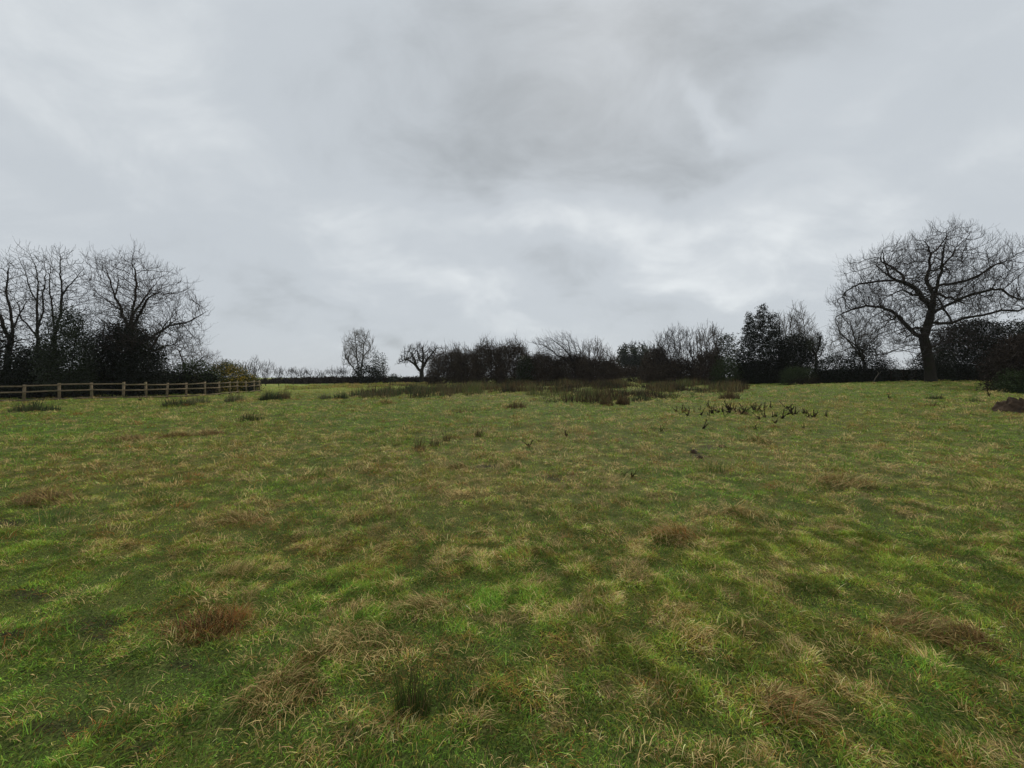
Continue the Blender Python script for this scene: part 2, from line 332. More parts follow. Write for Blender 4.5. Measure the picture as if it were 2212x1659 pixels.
def build_grass():
    # number of blades falls off with distance as their share of the view does
    n1, n2 = 340000, 800000
    d1 = np.sqrt(RNG.uniform(1.15**2, 4.0**2, n1))
    d2 = np.exp(RNG.uniform(math.log(4.), math.log(62.), n2))
    d = np.concatenate([d1, d2]); n = len(d)
    u = RNG.uniform(-1.42, 1.42, n); x = u*d; y = d.copy()
    x += RNG.normal(0, .02, n); z = ground(x, y)
    W = weights(x, y, z)
    # soil patches stay thin
    keep = RNG.random(n) > W[:, 6]*.95
    x, y, z, W, d = x[keep], y[keep], z[keep], W[keep], d[keep]; n = len(x)
    Wn = W.copy(); Wn[:, 6] *= .1; Wn /= Wn.sum(1, keepdims=True)
    cdf = np.cumsum(Wn, 1); kd = np.minimum((RNG.random(n)[:, None] > cdf).sum(1), 5)
    col = PAL[kd]*np.exp(RNG.normal(-.06, .28, n))[:, None]
    col = col*(1+RNG.normal(0, .07, (n, 3)))
    col *= (.62+.76*sst(.3, .7, fbm(x, y, .12, 2, 88)))[:, None]
    f = sst(5., 40., d)[:, None]*.45; col = col*(1-f)+(Wn@PAL)*f
    pale = (RNG.random(n) < .04) & (kd < 3); col[pale] = col[pale]*1.3+np.array((.07, .085, .05))
    f = sst(3., 26., d)
    dead = kd >= 3
    L0 = np.where(dead, RNG.uniform(.035, .095, n), RNG.uniform(.022, .056, n))
    tuft = sst(.35, .7, fbm(x, y, .22, 2, 5))
    L0 = L0*(.58+(.6+.8*f)*tuft)*(1+.4*f)
    short = np.exp(-((CU+F*x/y-200)/350)**2-((HV+F*(EYE-z)/y-1450)/300)**2)
    L0 *= 1-.35*short
    Wd = np.where(dead, .0032, .0038)*RNG.uniform(.7, 1.4, n)*np.maximum(1, d/3.2)**.82
    br = RNG.random(n) < .05; Wd = np.where(br, Wd*2.1, Wd); L0 = np.where(br, L0*.8, L0)
    ll = (fbm(x, y, .30, 2, 123)+fbm(x, y, 2.5, 2, 124))*3.4*math.pi                       # blades lie in swathes
    hd = ll+RNG.normal(0, .5, n); rnd = RNG.random(n) < .6; hd[rnd] = RNG.uniform(0, 2*math.pi, rnd.sum())
    lean = np.where(dead, RNG.uniform(.7, 1.45, n), RNG.uniform(.2, 1.2, n))
    bend = np.where(dead, RNG.uniform(.3, .9, n), RNG.uniform(.2, 1.0, n))
    P = np.stack([x, y, z-.004], 1)
    nr = d < 7
    Vs, Fs, Cs, off = [], [[], [], []], [], 0
    m = 12000; dd = np.exp(RNG.uniform(math.log(1.6), math.log(42.), m)); cx = RNG.uniform(-1.4, 1.4, m)*dd; cy = dd
    cz = ground(cx, cy); Wc = weights(cx, cy, cz); kp = RNG.random(m) < (.12+1.3*Wc[:, 3]+1.2*Wc[:, 4]+.5*Wc[:, 1])*(1-Wc[:, 6])*(.22+.6*sst(2., 7., dd))
    cx, cy, cz, Wc, dd = cx[kp], cy[kp], cz[kp], Wc[kp], dd[kp]; m = len(cx); nb = 46
    kc = np.where(RNG.random(m) < .62, RNG.choice([3, 3, 4, 3, 5], m, p=[.3, .25, .25, .13, .07]), RNG.choice([0, 1, 2], m))
    rad = RNG.uniform(.05, .15, m)*(1+.8*sst(4, 16, dd)); rep_ = np.repeat(np.arange(m), nb); q = len(rep_)
    rr = np.sqrt(RNG.random(q)); aa = RNG.uniform(0, 2*math.pi, q); R_ = rad[rep_]
    bx = cx[rep_]+R_*rr*np.cos(aa)*1.3; by = cy[rep_]+R_*rr*np.sin(aa)
    bz = ground(bx, by)+R_*.45*(1-rr**2)
    mixk = np.where(RNG.random(q) < .72, kc[rep_], RNG.integers(0, 5, q))
    cc = PAL[mixk]*np.exp(RNG.normal(0, .3, q))[:, None]*(.45+.75*(1-rr))[:, None]**.6  # blades darken towards each hump's rim: shade of the gaps put into colour
    comb = RNG.uniform(0, 6.28, m)[rep_]
    hh = np.where(RNG.random(q) < .5, aa, comb)+RNG.normal(0, .5, q)
    V, fs, kk = blades(np.stack([bx, by, bz-.01], 1), (R_*RNG.uniform(.5, 1.1, q)+.02)*(.6+.4*sst(2., 6., dd[rep_])), .0030*RNG.uniform(.7, 1.4, q)*np.maximum(1, dd[rep_]/3.2)**.82, RNG.uniform(.3, 1.3, q), RNG.uniform(.5, 1.4, q), hh, segs=3)
    Vs.append(V); Cs.append(np.repeat(cc, kk, 0)); Fs[0].append(fs[0]+off); Fs[1].append(fs[1]+off); off += len(V)
    for sel, sg in ((nr, 3), (~nr, 2)):
        V, fs, kk = blades(P[sel], L0[sel], Wd[sel], lean[sel], bend[sel], hd[sel], segs=sg)
        Vs.append(V); Cs.append(np.repeat(col[sel], kk, 0))
        Fs[0].append(fs[0]+off); Fs[1].append(fs[1]+off); off += len(V)
    o = mesh_obj('grass', np.vstack(Vs), [np.vstack(Fs[0]), np.vstack(Fs[1])], M_grass, col=np.clip(np.vstack(Cs), .005, .9))
    tag(o, 'short winter grass mixed with straw covering the field', 'grass', kind='stuff')
build_grass()

# ------------------------------------------------------------------ tufts, rushes, dead stalks
def tuft_mesh(name, rad, n, ln, wd, pal, lean, bend, parent=None, squash=1., dome=0., loc=None, outward=True, jit=.5, comb=None, fall=.6):
    """a clump of blades whose roots stand on the real ground round loc"""
    r = rad*np.sqrt(RNG.random(n)); a = RNG.uniform(0, 2*math.pi, n)
    x, y = r*np.cos(a), r*np.sin(a)*squash
    z = ground(x+loc[0], y+loc[1])-loc[2] + dome*(1-(r/rad)**2)
    hd = np.where(RNG.random(n) < .8, np.arctan2(y, x), a+1.7) + RNG.normal(0, jit, n) if outward else RNG.uniform(0, 2*math.pi, n)
    if comb is not None: hd = comb+RNG.normal(0, jit, n)+(fbm(x+loc[0], y+loc[1], .1, 2, 3)-.5)*3
    l = RNG.uniform(ln[0], ln[1], n)*(1-fall*(r/rad)**2)*(.55+.9*fbm((x+loc[0])/rad*3, (y+loc[1])/rad*3, 1., 2, 31))
    ln_ = RNG.uniform(lean[0], lean[1], n)*(.4+.6*r/rad)
    V, fs, kk = blades(np.stack([x, y, z-.01], 1), l, np.full(n, wd)*RNG.uniform(.6, 1.3, n), ln_, RNG.uniform(bend[0], bend[1], n), hd, segs=4)
    c = np.array(pal)[RNG.integers(0, len(pal), n)]*RNG.uniform(.6, 1.35, n)[:, None]
    return mesh_obj(name, V, fs, M_grass, parent=parent, col=np.repeat(c, kk, 0), loc=None if parent else loc)
S1 = (.60, .45, .2); S2 = (.42, .29, .12); S3 = (.22, .13, .05); GR = (.11, .18, .03); RU = (.34, .15, .04); RU2 = (.19, .075, .025)
GR2 = (.2, .21, .05); DK1 = (.035, .055, .024); DK2 = (.075, .10, .04); RB = (.13, .09, .045); RB2 = (.08, .058, .03)
# flattened straw tussocks
TUSS = [(500, 1238, .20, 'small bright straw tussock in the left foreground, above the russet tussock', 0),
        (785, 1395, .26, 'combed over straw tussock just right of the dark sedge tuft', 0),
        (615, 1490, .24, 'drooping straw tussock left of the near green rush clump', 1),
        (925, 1315, .22, 'straw tussock left of the bright green patch in the centre foreground', 0),
        (1465, 1152, .30, 'orange tinted straw tussock in the middle of the right half', 2),
        (1590, 1108, .26, 'pale straw tussock a little above the orange tinted one', 0),
        (1635, 955, .5, 'pale straw heap below the band of dead docks', 0),
        (1670, 925, .34, 'upright pale straw tuft standing among the dead docks', 0),
        (1815, 1045, .5, 'broad straw tussock at the right of the middle distance', 1),
        (1975, 1355, .24, 'overhanging brown straw tussock in the right foreground', 1),
        (2085, 1378, .2, 'smaller dark brown tussock beside the overhanging one on the right', 3),
        (1700, 1530, .2, 'low straw ledge tussock near the bottom right', 1),
        (275, 952, .55, 'round brown tussock in the grass at the left, in front of the fence', 3),
        (380, 945, .5, 'dark brown tussock with thin stems, right of the round one on the left', 3),
        (455, 940, .45, 'brown tussock with a dark tip, third from the fence end', 3),
        (830, 872, .8, 'two lobed pale straw heap in front of the long rush band', 0),
        (985, 1012, .3, 'small humped tussock in the centre left of the field', 1),
        (1110, 1008, .28, 'small flat straw tussock near the exact middle of the field', 0),
        (1040, 940, .4, 'straw tussock with thin dead stems just left of the middle', 0),
        (530, 1125, .3, 'flattened brown tussock left of centre in the middle ground', 1),
        (105, 1080, .4, 'low dark brown tussock by the left edge', 3),
        (1600, 895, .35, 'small brown tussock left of the dead docks', 3)]
for (U, V, rad, lab, kd) in TUSS:
    x, y, z = spot(U, V)
    pal = [[S1, S1, S2, S3, GR, GR, GR2], [S1, S2, S3, S3, GR, GR2], [S1, S2, RU, S2, GR], [S3, S2, RB, S3, GR2]][kd]
    n = int(420 if y < 6 else 300)
    t = thing('grass_tussock', lab, 'tussock', (x, y, z), 'dead grass tussocks in the field')
    tuft_mesh('dead_grass', rad*.95, int(n*1.6), (rad*.2+.05, rad*.45+.08), max(.0038, y*.0013), pal, (.7, 1.5), (.4, 1.3), t, .7, rad*.12, (x, y, z), comb=RNG.uniform(2.6, 6.), jit=.9, fall=.5)
x, y, z = spot(440, 1368)
t = thing('grass_tussock', 'dark russet tussock of dead growth, the reddest thing in the left foreground', 'tussock', (x, y, z))
tuft_mesh('dead_grass', .25, 1000, (.05, .17), .004, [RU, RU2, S3, S3, S2, GR, (.05, .03, .02), (.06, .03, .015)], (.2, 1.3), (.3, 1.5), t, .6, .04, (x, y, z), jit=1.3)
x2, y2, z2 = spot(505, 1340)
tuft_mesh('dead_grass', .13, 350, (.07, .16), .003, [(.42, .2, .07), RU, S2], (.3, 1.1), (.3, 1.3), t, .7, .03, (x, y, z)).location = (x2-x, y2-y, 0)
# rush clumps
RUSH = [(890, 1535, .085, .33, 'tall dark green rush clump standing alone in the near foreground', 4, 330, .35),
        (680, 1405, .13, .2, 'dark sedge tuft between two straw tussocks in the near left', 1, 170, .8),
        (700, 1025, .22, .33, 'thin green rush tuft left of centre in the middle ground', 1, 90, .4),
        (905, 975, .13, .55, 'spiky clump of dead rush stems left of centre, tallest in the mid field', 3, 100, .35),
        (938, 965, .13, .5, 'second spiky dead clump just right of the tallest one', 3, 90, .35),
        (965, 955, .1, .4, 'small dead stem tuft right of the two spiky clumps', 3, 60, .3),
        (1035, 945, .1, .4, 'thin dead stems rising out of a straw tussock left of the middle', 3, 60, .3),
        (540, 908, .42, .38, 'small dark round rush tuft alone in the left field', 0, 420, .5),
        (75, 888, .95, .62, 'wide dark rush clump below the left end of the fence', 0, 900, .55),
        (385, 878, .8, .62, 'dark rush clump in front of the middle of the fence', 0, 700, .55),
        (425, 872, .7, .6, 'paler rush clump joined to the right of the one by mid fence', 2, 500, .6),
        (508, 868, .6, .65, 'grey green rush clump under the far end of the fence', 2, 450, .5),
        (585, 866, .8, .85, 'dark bushy rush clump just right of the fence end', 0, 800, .45),
        (612, 862, .5, .95, 'brown stemmed clump touching the dark one right of the fence end', 3, 200, .4),
        (700, 862, .6, .5, 'low green rush clump at the left end of the long rush band', 2, 350, .5),
        (735, 862, .6, .6, 'second low rush clump at the left end of the long rush band', 0, 400, .5),
        (1115, 882, .5, .42, 'small brown rush clump left of the big brown rush bed', 3, 350, .5),
        (1000, 890, .6, .28, 'faint grey green rush patch in the open centre of the field', 2, 260, .6),
        (1345, 874, .36, .6, 'nearest brown rush clump at the front of the big rush bed', 3, 620, .4),
        (1310, 876, .38, .66, 'upright brown rush clump at the very front of the rush bed', 3, 380, .35),
        (1385, 866, .6, .55, 'dark rush clump right of the nearest brown one', 0, 400, .4),
        (1575, 862, .6, .75, 'dark clump with brown stems at the right end of the rush bed', 3, 420, .4),
        (2020, 862, .35, .3, 'small dark tuft in the grass in front of the big bare tree', 0, 240, .5),
        (2105, 868, .35, .24, 'low dark tuft between the big bare tree and the soil heap', 0, 200, .6),
        (2012, 878, .3, .2, 'brown tuft nearest the camera below the big bare tree', 3, 200, .6),
        (1550, 1015, .28, .26, 'upright grassy tuft right of the dark molehills', 1, 160, .5),
        (110, 1130, .3, .22, 'dark green tuft near the left edge in the middle ground', 1, 200, .7),
        (335, 1078, .28, .24, 'upright green tuft left of centre in the middle ground', 1, 180, .6),
        (985, 1500, .14, .16, 'lush dark green tuft right of the near rush clump', 1, 260, .8)]
RP = [[DK1, DK2, DK1, RB2], [GR, (.07, .13, .035), DK2, S2], [DK2, (.11, .13, .07), (.15, .15, .09), RB], [RB, RB2, (.11, .075, .04), RB2], [(.045, .085, .018), (.06, .10, .022), (.03, .055, .014), RB]]
for (U, V, rad, h, lab, kd, n, ln) in RUSH:
    x, y, z = spot(U, V)
    t = thing('rush_clump', lab, 'rush clump', (x, y, z), 'rush clumps in the field')
    tuft_mesh('stems', rad, int(n*(1.0 if kd == 3 else .8 if V < 900 else 1)), (h*.3, h*1.25), max(.0028, y*.001), RP[kd], (0, ln*1.2), (0, .45 if kd != 1 else .9), t, .8, 0, (x, y, z), jit=.9, fall=.75)
# the two rush beds: far more stems than one could count
def bed(pts, name, lab, pal, n, h, dens=None):
    poly = np.array([spot(U, V=V, d=D)[:2] for (U, V, D) in pts])
    lo, hi = poly.min(0), poly.max(0); P = []
    def inside(p):
        x, y = p[:, 0], p[:, 1]; c = np.zeros(len(p), bool); j = len(poly)-1
        for i in range(len(poly)):
            xi, yi = poly[i]; xj, yj = poly[j]
            c ^= ((yi > y) != (yj > y)) & (x < (xj-xi)*(y-yi)/(yj-yi+1e-9)+xi); j = i
        return c
    q = RNG.uniform(lo, hi, (n*9, 2)); q = q[inside(q+np.column_stack([fbm(q[:, 0], q[:, 1], 2.2, 3, 71)-.5, fbm(q[:, 0], q[:, 1], 2.2, 3, 72)-.5])*np.array([3.2, 5.]))]
    k = fbm(q[:, 0], q[:, 1]*.6, 1.6, 3, 301); q = q[RNG.random(len(q)) < .04+sst(.40, .56, k)][:n]
    z = ground(q[:, 0], q[:, 1]); n = len(q); k = fbm(q[:, 0], q[:, 1], 2.5, 2, 300); k2 = fbm(q[:, 0], q[:, 1], 3.5, 2, 333)
    l = RNG.uniform(h[0], h[1], n)*(.15+1.3*sst(.3, .72, k*.6+fbm(q[:, 0], q[:, 1], .9, 2, 412)*.4))
    V, fs, kk = blades(np.column_stack([q, z-.02]), l, q[:, 1]*.0012*RNG.uniform(.6, 1.4, n), RNG.uniform(0, .5, n), RNG.uniform(0, .5, n), RNG.uniform(0, 6.28, n), segs=2)
    pa = np.array(pal); idx = np.clip((k2*len(pal)*1.6-.3*len(pal)+RNG.normal(0, .8, n)).astype(int), 0, len(pal)-1)
    c = pa[idx]*RNG.uniform(.6, 1.3, n)[:, None]
    o = mesh_obj(name, V, fs, M_grass, col=np.repeat(c, kk, 0)); return tag(o, lab, 'rushes', kind='stuff')
bed([(760, 862, None), (800, 863, None), (960, 858, None), (990, 852, None), (985, None, 46), (900, None, 44), (770, None, 38)], 'rush_bed',
    'long dark band of rushes across the left half of the field', [DK1, RB, DK2, (.15, .12, .06), RB2], 7000, (.35, .75))
bed([(985, 857, None), (1060, 852, None), (1150, 846, None), (1150, 868, None), (1200, 874, None), (1300, 868, None), (1400, 868, None), (1530, 864, None), (1610, 850, None), (1600, None, 47), (1450, None, 52), (1300, None, 53), (1040, None, 54), (990, None, 45)],
    'rush_bed', 'broad brown bed of rushes and dead growth in front of the central trees', [(.06, .043, .024), (.045, .034, .02), (.045, .055, .025), (.10, .062, .03), (.15, .125, .055), (.10, .12, .04)], 30000, (.2, .8))
bed([(600, None, 60), (640, None, 48), (760, None, 52), (960, None, 56), (1060, None, 52), (1100, None, 60), (900, None, 74), (700, None, 70)],
    'tall_grass', 'pale rough grass between the long rush band and the far hedge', [S2, OLIVE, (.2, .2, .08), RB], 12000, (.15, .4))
# dead dock stalks
def dock_mesh(h, seed):
    rs = np.random.RandomState(seed); V, F4 = [], []
    for s in range(rs.randint(3, 6)):
        bx, by = rs.normal(0, .004, 2); lx, ly = rs.normal(0, .4, 2); hh = h*(1. if s == 0 else rs.uniform(.3, .8))
        for k in range(15):
            t = rs.uniform(.05, 1); w = (.03 if t < .25 else .022)*(1.2-t*.6)
            c = np.array([bx+lx*hh*t, by+ly*hh*t, hh*t]); d = rs.normal(0, 1, (2, 3)); d /= np.linalg.norm(d, axis=1)[:, None]
            b = len(V); V += [c-d[0]*w, c+d[1]*w, c+d[0]*w, c-d[1]*w]; F4.append([b, b+1, b+2, b+3])
        for (nx, ny) in ((.008, 0), (0, .008)):
            b = len(V); V += [np.array([bx-nx, by-ny, -.02]), np.array([bx+nx, by+ny, -.02]), np.array([bx+lx*hh+nx, by+ly*hh+ny, hh]), np.array([bx+lx*hh-nx, by+ly*hh-ny, hh])]; F4.append([b, b+1, b+2, b+3])
    return np.array(V), np.array(F4)
dock_me = []
for s in range(6):
    v, f = dock_mesh(.26, s); o = mesh_obj('dead_dock', v, [f], M_dock); dock_me.append(o.data); bpy.data.objects.remove(o)
rs = np.random.RandomState(4)
DOCK = [(U, V, None) for U, V in [(1462, 890), (1478, 892), (1490, 889), (1500, 893), (1518, 889), (1530, 893), (1552, 887), (1561, 891), (1572, 886), (1580, 889), (1588, 885), (1597, 888), (1606, 887), (1612, 892), (1626, 886), (1637, 888), (1650, 884),
        (1664, 896), (1690, 888), (1700, 893), (1712, 896), (1722, 889), (1735, 893), (1748, 900), (1768, 899), (1640, 898), (1685, 906)]]
DOCK += [(U+7, V+2, None) for U, V, _ in DOCK]
DOCK += [(1143, 965, 'dark stumpy dead dock left of the middle, on a low green rise'), (1222, 944, 'dark dead dock just right of the middle of the field'), (1348, 1026, 'left one of the two blackish docks in the centre right'),
         (1366, 1030, 'right one of the two blackish docks in the centre right'), (1518, 926, 'black dead dock between the dock band and the molehills'), (1632, 928, 'small black dock under the pale straw tuft'),
         (1736, 925, 'black dock at the right, apart from the dock band'), (1920, 862, 'lone dark stalk far right in front of the big bare tree'), (304, 866, 'single dark upright stalk in front of the fence'),
         (2135, 858, 'dark tall stalk near the soil heap on the right'), (1428, 932, 'small black dock left of the molehills')]
for (U, V, lab) in DOCK:
    if lab is None: U += rs.uniform(-14, 14); V += rs.normal(0, 4)
    x, y, z = spot(U, V)
    o = bpy.data.objects.new('dead_dock', dock_me[rs.randint(6)]); COL.objects.link(o)
    s = rs.uniform(11, 19)/F*y/.26*(1.25 if V < 880 else 1.)
    o.location = (x, y, z); o.rotation_euler = (0, 0, rs.uniform(0, 6)); w_ = 1.35 if lab is None or V > 900 else .7; o.scale = (s*w_, s*w_, s)
    tag(o, lab or 'dead blackish brown dock stalk in the loose band of docks right of the rush bed', 'dead plant', 'dead dock stalks')
# molehills
def lump(name, lab, cat, U, V, rx, ry, h, mat, group=None, rough=.35, res=28, seed=1):
    x, y, z = spot(U, V); r = np.linspace(0, 1, res); a = np.linspace(0, 2*math.pi, res*2, endpoint=False)
    RR, A = np.meshgrid(r, a, indexing='ij'); px, py = RR*np.cos(A), RR*np.sin(A)
    nz = fbm(px*4.5+seed*7, py*4.5, 1., 5, seed)-.5
    X, Y = px*rx*(1+rough*nz*1.2), py*ry*(1+rough*nz*1.2)
    Z = h*(1-RR**2.4)*(1+rough*3.2*nz)+ground(X+x, Y+y)-z-.02*RR
    v = np.stack([X, Y, Z], -1).reshape(-1, 3); m = res*2
    i = np.arange(res-1)[:, None]*m; j = np.arange(m)[None]; j2 = (j+1) % m
    q = np.stack([i+j, i+m+j, i+m+j2, i+j2], -1).reshape(-1, 4)
    o = mesh_obj(name, v, [q], mat, smooth=False, loc=(x, y, z)); return tag(o, lab, cat, group)
lump('molehill', 'left and larger dark molehill in the mid field, right of centre', 'molehill', 1498, 978, .085, .07, .06, M_soil, 'molehills', seed=2)
lump('molehill', 'right and lower dark molehill in the mid field, right of centre', 'molehill', 1512, 990, .075, .06, .055, M_soil, 'molehills', seed=3)
lump('molehill', 'flat dark molehill further right, left of a straw heap', 'molehill', 1562, 966, .13, .09, .05, M_soil, 'molehills', seed=5)
lump('soil_heap', 'heap of dark brown dug soil at the right edge of the field', 'soil heap', 2212, 890, .85, .6, .46, M_soil, seed=8, res=44, rough=.38)

# ------------------------------------------------------------------ fence
def boxes(name, items, mat, parent):
    """each item: start, end, half width across, half height; sheared to the run of the rail"""
    V, Q = [], []
    for (a, b, hw, hh) in items:
        a, b = np.array(a, float), np.array(b, float); d = b-a
        if abs(d[2]) > abs(d[0])+abs(d[1]): s = np.array([1., 0, 0]); t = np.array([0, 1., 0])
        else:
            s = np.array([-d[1], d[0], 0]); s /= np.linalg.norm(s); t = np.array([0, 0, 1.])
        o = len(V)
        for p in (a, b):
            V += [p-s*hw-t*hh, p+s*hw-t*hh, p+s*hw+t*hh, p-s*hw+t*hh]
        Q += [[o, o+3, o+2, o+1], [o+4, o+5, o+6, o+7]]+[[o+k, o+(k+1) % 4, o+4+(k+1) % 4, o+4+k] for k in range(4)]
    return mesh_obj(name, V, [np.array(Q)], mat, parent)
POSTS = [-125, -36, 51, 128, 198, 266, 316, 360, 402, 443, 474, 496, 513, 532, 549, 561]
DEP = [25.2, 25.9, 26.6, 27.3, 28.2, 29.2, 30.3, 31.6, 33.0, 34.5, 36.0, 37.5, 38.9, 40.2, 41.4, 42.4]
fp = []
for U, D in zip(POSTS, DEP):
    x = (U-CU)/F*D; fp.append(np.array([x, D, gz(x, D)]))
fence = thing('post_and_rail_fence', 'weathered wooden post and rail fence along the left side of the field', 'fence', tuple(fp[0]))
for k, p in enumerate(fp):
    l = p-fp[0]; j = np.array([random.gauss(0, .035), random.gauss(0, .035), 0])
    boxes('post', [(l+np.array([0, 0, -.1]), l+j+np.array([0, 0, 1.22+random.uniform(-.03, .04)]), .05, .06)], M_wood, fence)
for k in range(len(fp)-1):
    d = fp[k+1]-fp[k]; s = np.array([-d[1], d[0], 0]); s /= np.linalg.norm(s)
    if np.dot(s, fp[k]) > 0: s = -s
    for h in (1.08, .68, .14):
        o = s*(.062+.024)
        a = fp[k]-fp[0]+np.array([0, 0, h+random.uniform(-.04, .04)])+o; b = fp[k+1]-fp[0]+np.array([0, 0, h+random.uniform(-.04, .04)])+o
        boxes('rail', [(a+(b-a)*.004, b-(b-a)*.004, .019, .048)], M_wood, fence)
# short fence in the gap left of the big tree
gp = [spot(U, d=39.5) for U in (1925, 1951, 1978)]
gf = thing('post_and_rail_fence', 'short dark length of rail fence in the gap left of the big bare tree', 'fence', gp[0])
for p in gp:
    l = np.array(p)-np.array(gp[0]); boxes('post', [(l+np.array([0, 0, -.1]), l+np.array([0, 0, 1.12]), .06, .06)], M_hedge, gf)
for k in range(2):
    for h in (1.05, .86, .4):
        a = np.array(gp[k])-np.array(gp[0])+np.array([0, -.085, h]); b = np.array(gp[k+1])-np.array(gp[0])+np.array([0, -.085, h]); boxes('rail', [(a, b-(b-a)*.01, .02, .04)], M_hedge, gf)

# ------------------------------------------------------------------ trees
def colonize(P0, par0, attr, D, infl, kill, up=.12, jit=.16, bias=(0, 0, 0), maxit=200, maxch=3, inertia=.55):
    P = np.zeros((60000, 3)); par = np.full(60000, -1, int); n = len(P0); P[:n] = P0; par[:n] = par0
    nch = np.zeros(60000, int)
    A = attr.copy(); nd = np.full(len(A), 1e9); ni = np.zeros(len(A), int); bias = np.array(bias)+np.array([0, 0, up])
    def upd(lo, hi):
        for s in range(lo, hi, 400):
            Q = P[s:min(hi, s+400)]
            d2 = ((A[:, None, :]-Q[None])**2).sum(2); j = d2.argmin(1); v = d2[np.arange(len(A)), j]
            b = v < nd; nd[b] = v[b]; ni[b] = s+j[b]
    upd(0, n)
    for it in range(maxit):
        act = nd < infl*infl
        if not act.any():
            if it > 3 or len(A) == 0: break
            act = nd <= np.partition(nd, min(20, len(nd)-1))[min(20, len(nd)-1)]
        v = A[act]-P[ni[act]]; v /= np.linalg.norm(v, axis=1)[:, None]+1e-9
        idx, inv = np.unique(ni[act], return_inverse=True)
        S = np.zeros((len(idx), 3)); np.add.at(S, inv, v)
        ok = nch[idx] < maxch
        idx, S = idx[ok], S[ok]
        if not len(idx): break
        S /= np.linalg.norm(S, axis=1)[:, None]+1e-9
        pd = P[idx]-P[np.maximum(par[idx], 0)]; pd /= np.linalg.norm(pd, axis=1)[:, None]+1e-9
        S = S+RNG.normal(0, jit, S.shape)+bias+pd*np.where(idx < len(P0), inertia*1.3, inertia)[:, None]; S /= np.linalg.norm(S, axis=1)[:, None]
        k = len(idx)
        if n+k >= 59000: break
        P[n:n+k] = P[idx]+S*D; par[n:n+k] = idx; nch[idx] += 1
        upd(n, n+k); n += k
        kp = nd > kill*kill; A, nd, ni = A[kp], nd[kp], ni[kp]
        if not len(A): break
    return P[:n].copy(), par[:n].copy()
def add_twigs(P, par, frac, ln, up=.5, spread=.8, bias=(0, 0, 0), segs=2, per=2, thin=None):
    n = len(P); has = np.zeros(n, int); np.add.at(has, par[par >= 0], 1)
    cand = np.where((has <= 1) & (np.arange(n) > 20))[0]
    if thin is not None: cand = cand[thin[cand]]
    cand = np.repeat(cand, per); cand = cand[RNG.random(len(cand)) < frac]
    d = P[cand]-P[par[cand]]; d /= np.linalg.norm(d, axis=1)[:, None]+1e-9
    d = d+RNG.normal(0, spread, d.shape)*.8; d[:, 2] += up*.4; d += np.array(bias); d /= np.linalg.norm(d, axis=1)[:, None]
    l = RNG.uniform(ln[0], ln[1], len(cand))/segs; cur = P[cand]; pi = cand; Ps, pr = [P], [par]; m = n
    for s in range(segs):
        cur = cur+d*l[:, None]; Ps.append(cur); pr.append(pi); pi = np.arange(m, m+len(cand)); m += len(cand)
        d = d+RNG.normal(0, .18, d.shape)+np.array([0, 0, up*.35])+np.array(bias)*.4; d /= np.linalg.norm(d, axis=1)[:, None]
    return np.vstack(Ps), np.concatenate(pr)
def limb_radii(P, par, r0, Rt, root=0):
    n = len(P); cnt = np.zeros(n); has = np.zeros(n, bool); has[par[par >= 0]] = True; cnt[~has] = 1
    for i in range(n-1, 0, -1):
        if par[i] >= 0: cnt[par[i]] += cnt[i]
    e = math.log(max(3, cnt[root]))/math.log(Rt/r0)
    return r0*np.maximum(cnt, 1)**(1/e)
def tube_mesh(P, par, r, sel, sides):
    n = len(P); kids = np.where(par >= 0)[0]
    main = np.full(n, -1); order = kids[np.argsort(r[kids])]; main[par[order]] = order
    D = np.zeros((n, 3)); D[kids] = P[kids]-P[par[kids]]; D /= np.linalg.norm(D, axis=1)[:, None]+1e-9
    Dn = D.copy(); hm = main >= 0; Dn[hm] += D[main[hm]]; Dn /= np.linalg.norm(Dn, axis=1)[:, None]+1e-9
    ed = kids[sel[kids]]
    if not len(ed): return np.zeros((0, 3)), np.zeros((0, 4), int)
    pa = par[ed]; ismain = main[pa] == ed
    def ring(C, d, rad):
        ref = np.where(np.abs(d[:, 1:2]) < .9, np.array([[0, 1., 0]]), np.array([[1., 0, 0]]))
        u = np.cross(d, ref); u /= np.linalg.norm(u, axis=1)[:, None]+1e-9; v = np.cross(d, u)
        a = np.arange(sides)*2*math.pi/sides
        return C[:, None]+(u[:, None]*np.cos(a)[None, :, None]+v[:, None]*np.sin(a)[None, :, None])*rad[:, None, None]
    R0 = ring(P[pa], np.where(ismain[:, None], Dn[pa], D[ed]), np.where(ismain, r[pa], r[ed]*1.05))
    R1 = ring(P[ed], Dn[ed], r[ed])
    V = np.concatenate([R0, R1], 1).reshape(-1, 3); b = np.arange(len(ed))[:, None]*2*sides
    k = np.arange(sides)[None]; k2 = (k+1) % sides
    Q = np.stack([b+k, b+k2, b+sides+k2, b+sides+k], -1).reshape(-1, 4)
    return V, Q
def pin(pts, poly):
    x, y = pts[:, 0], pts[:, 1]; c = np.zeros(len(pts), bool); j = len(poly)-1
    for i in range(len(poly)):
        xi, yi = poly[i]; xj, yj = poly[j]
        c ^= ((yi > y) != (yj > y)) & (x < (xj-xi)*(y-yi)/(yj-yi+1e-12)+xi); j = i
    return c
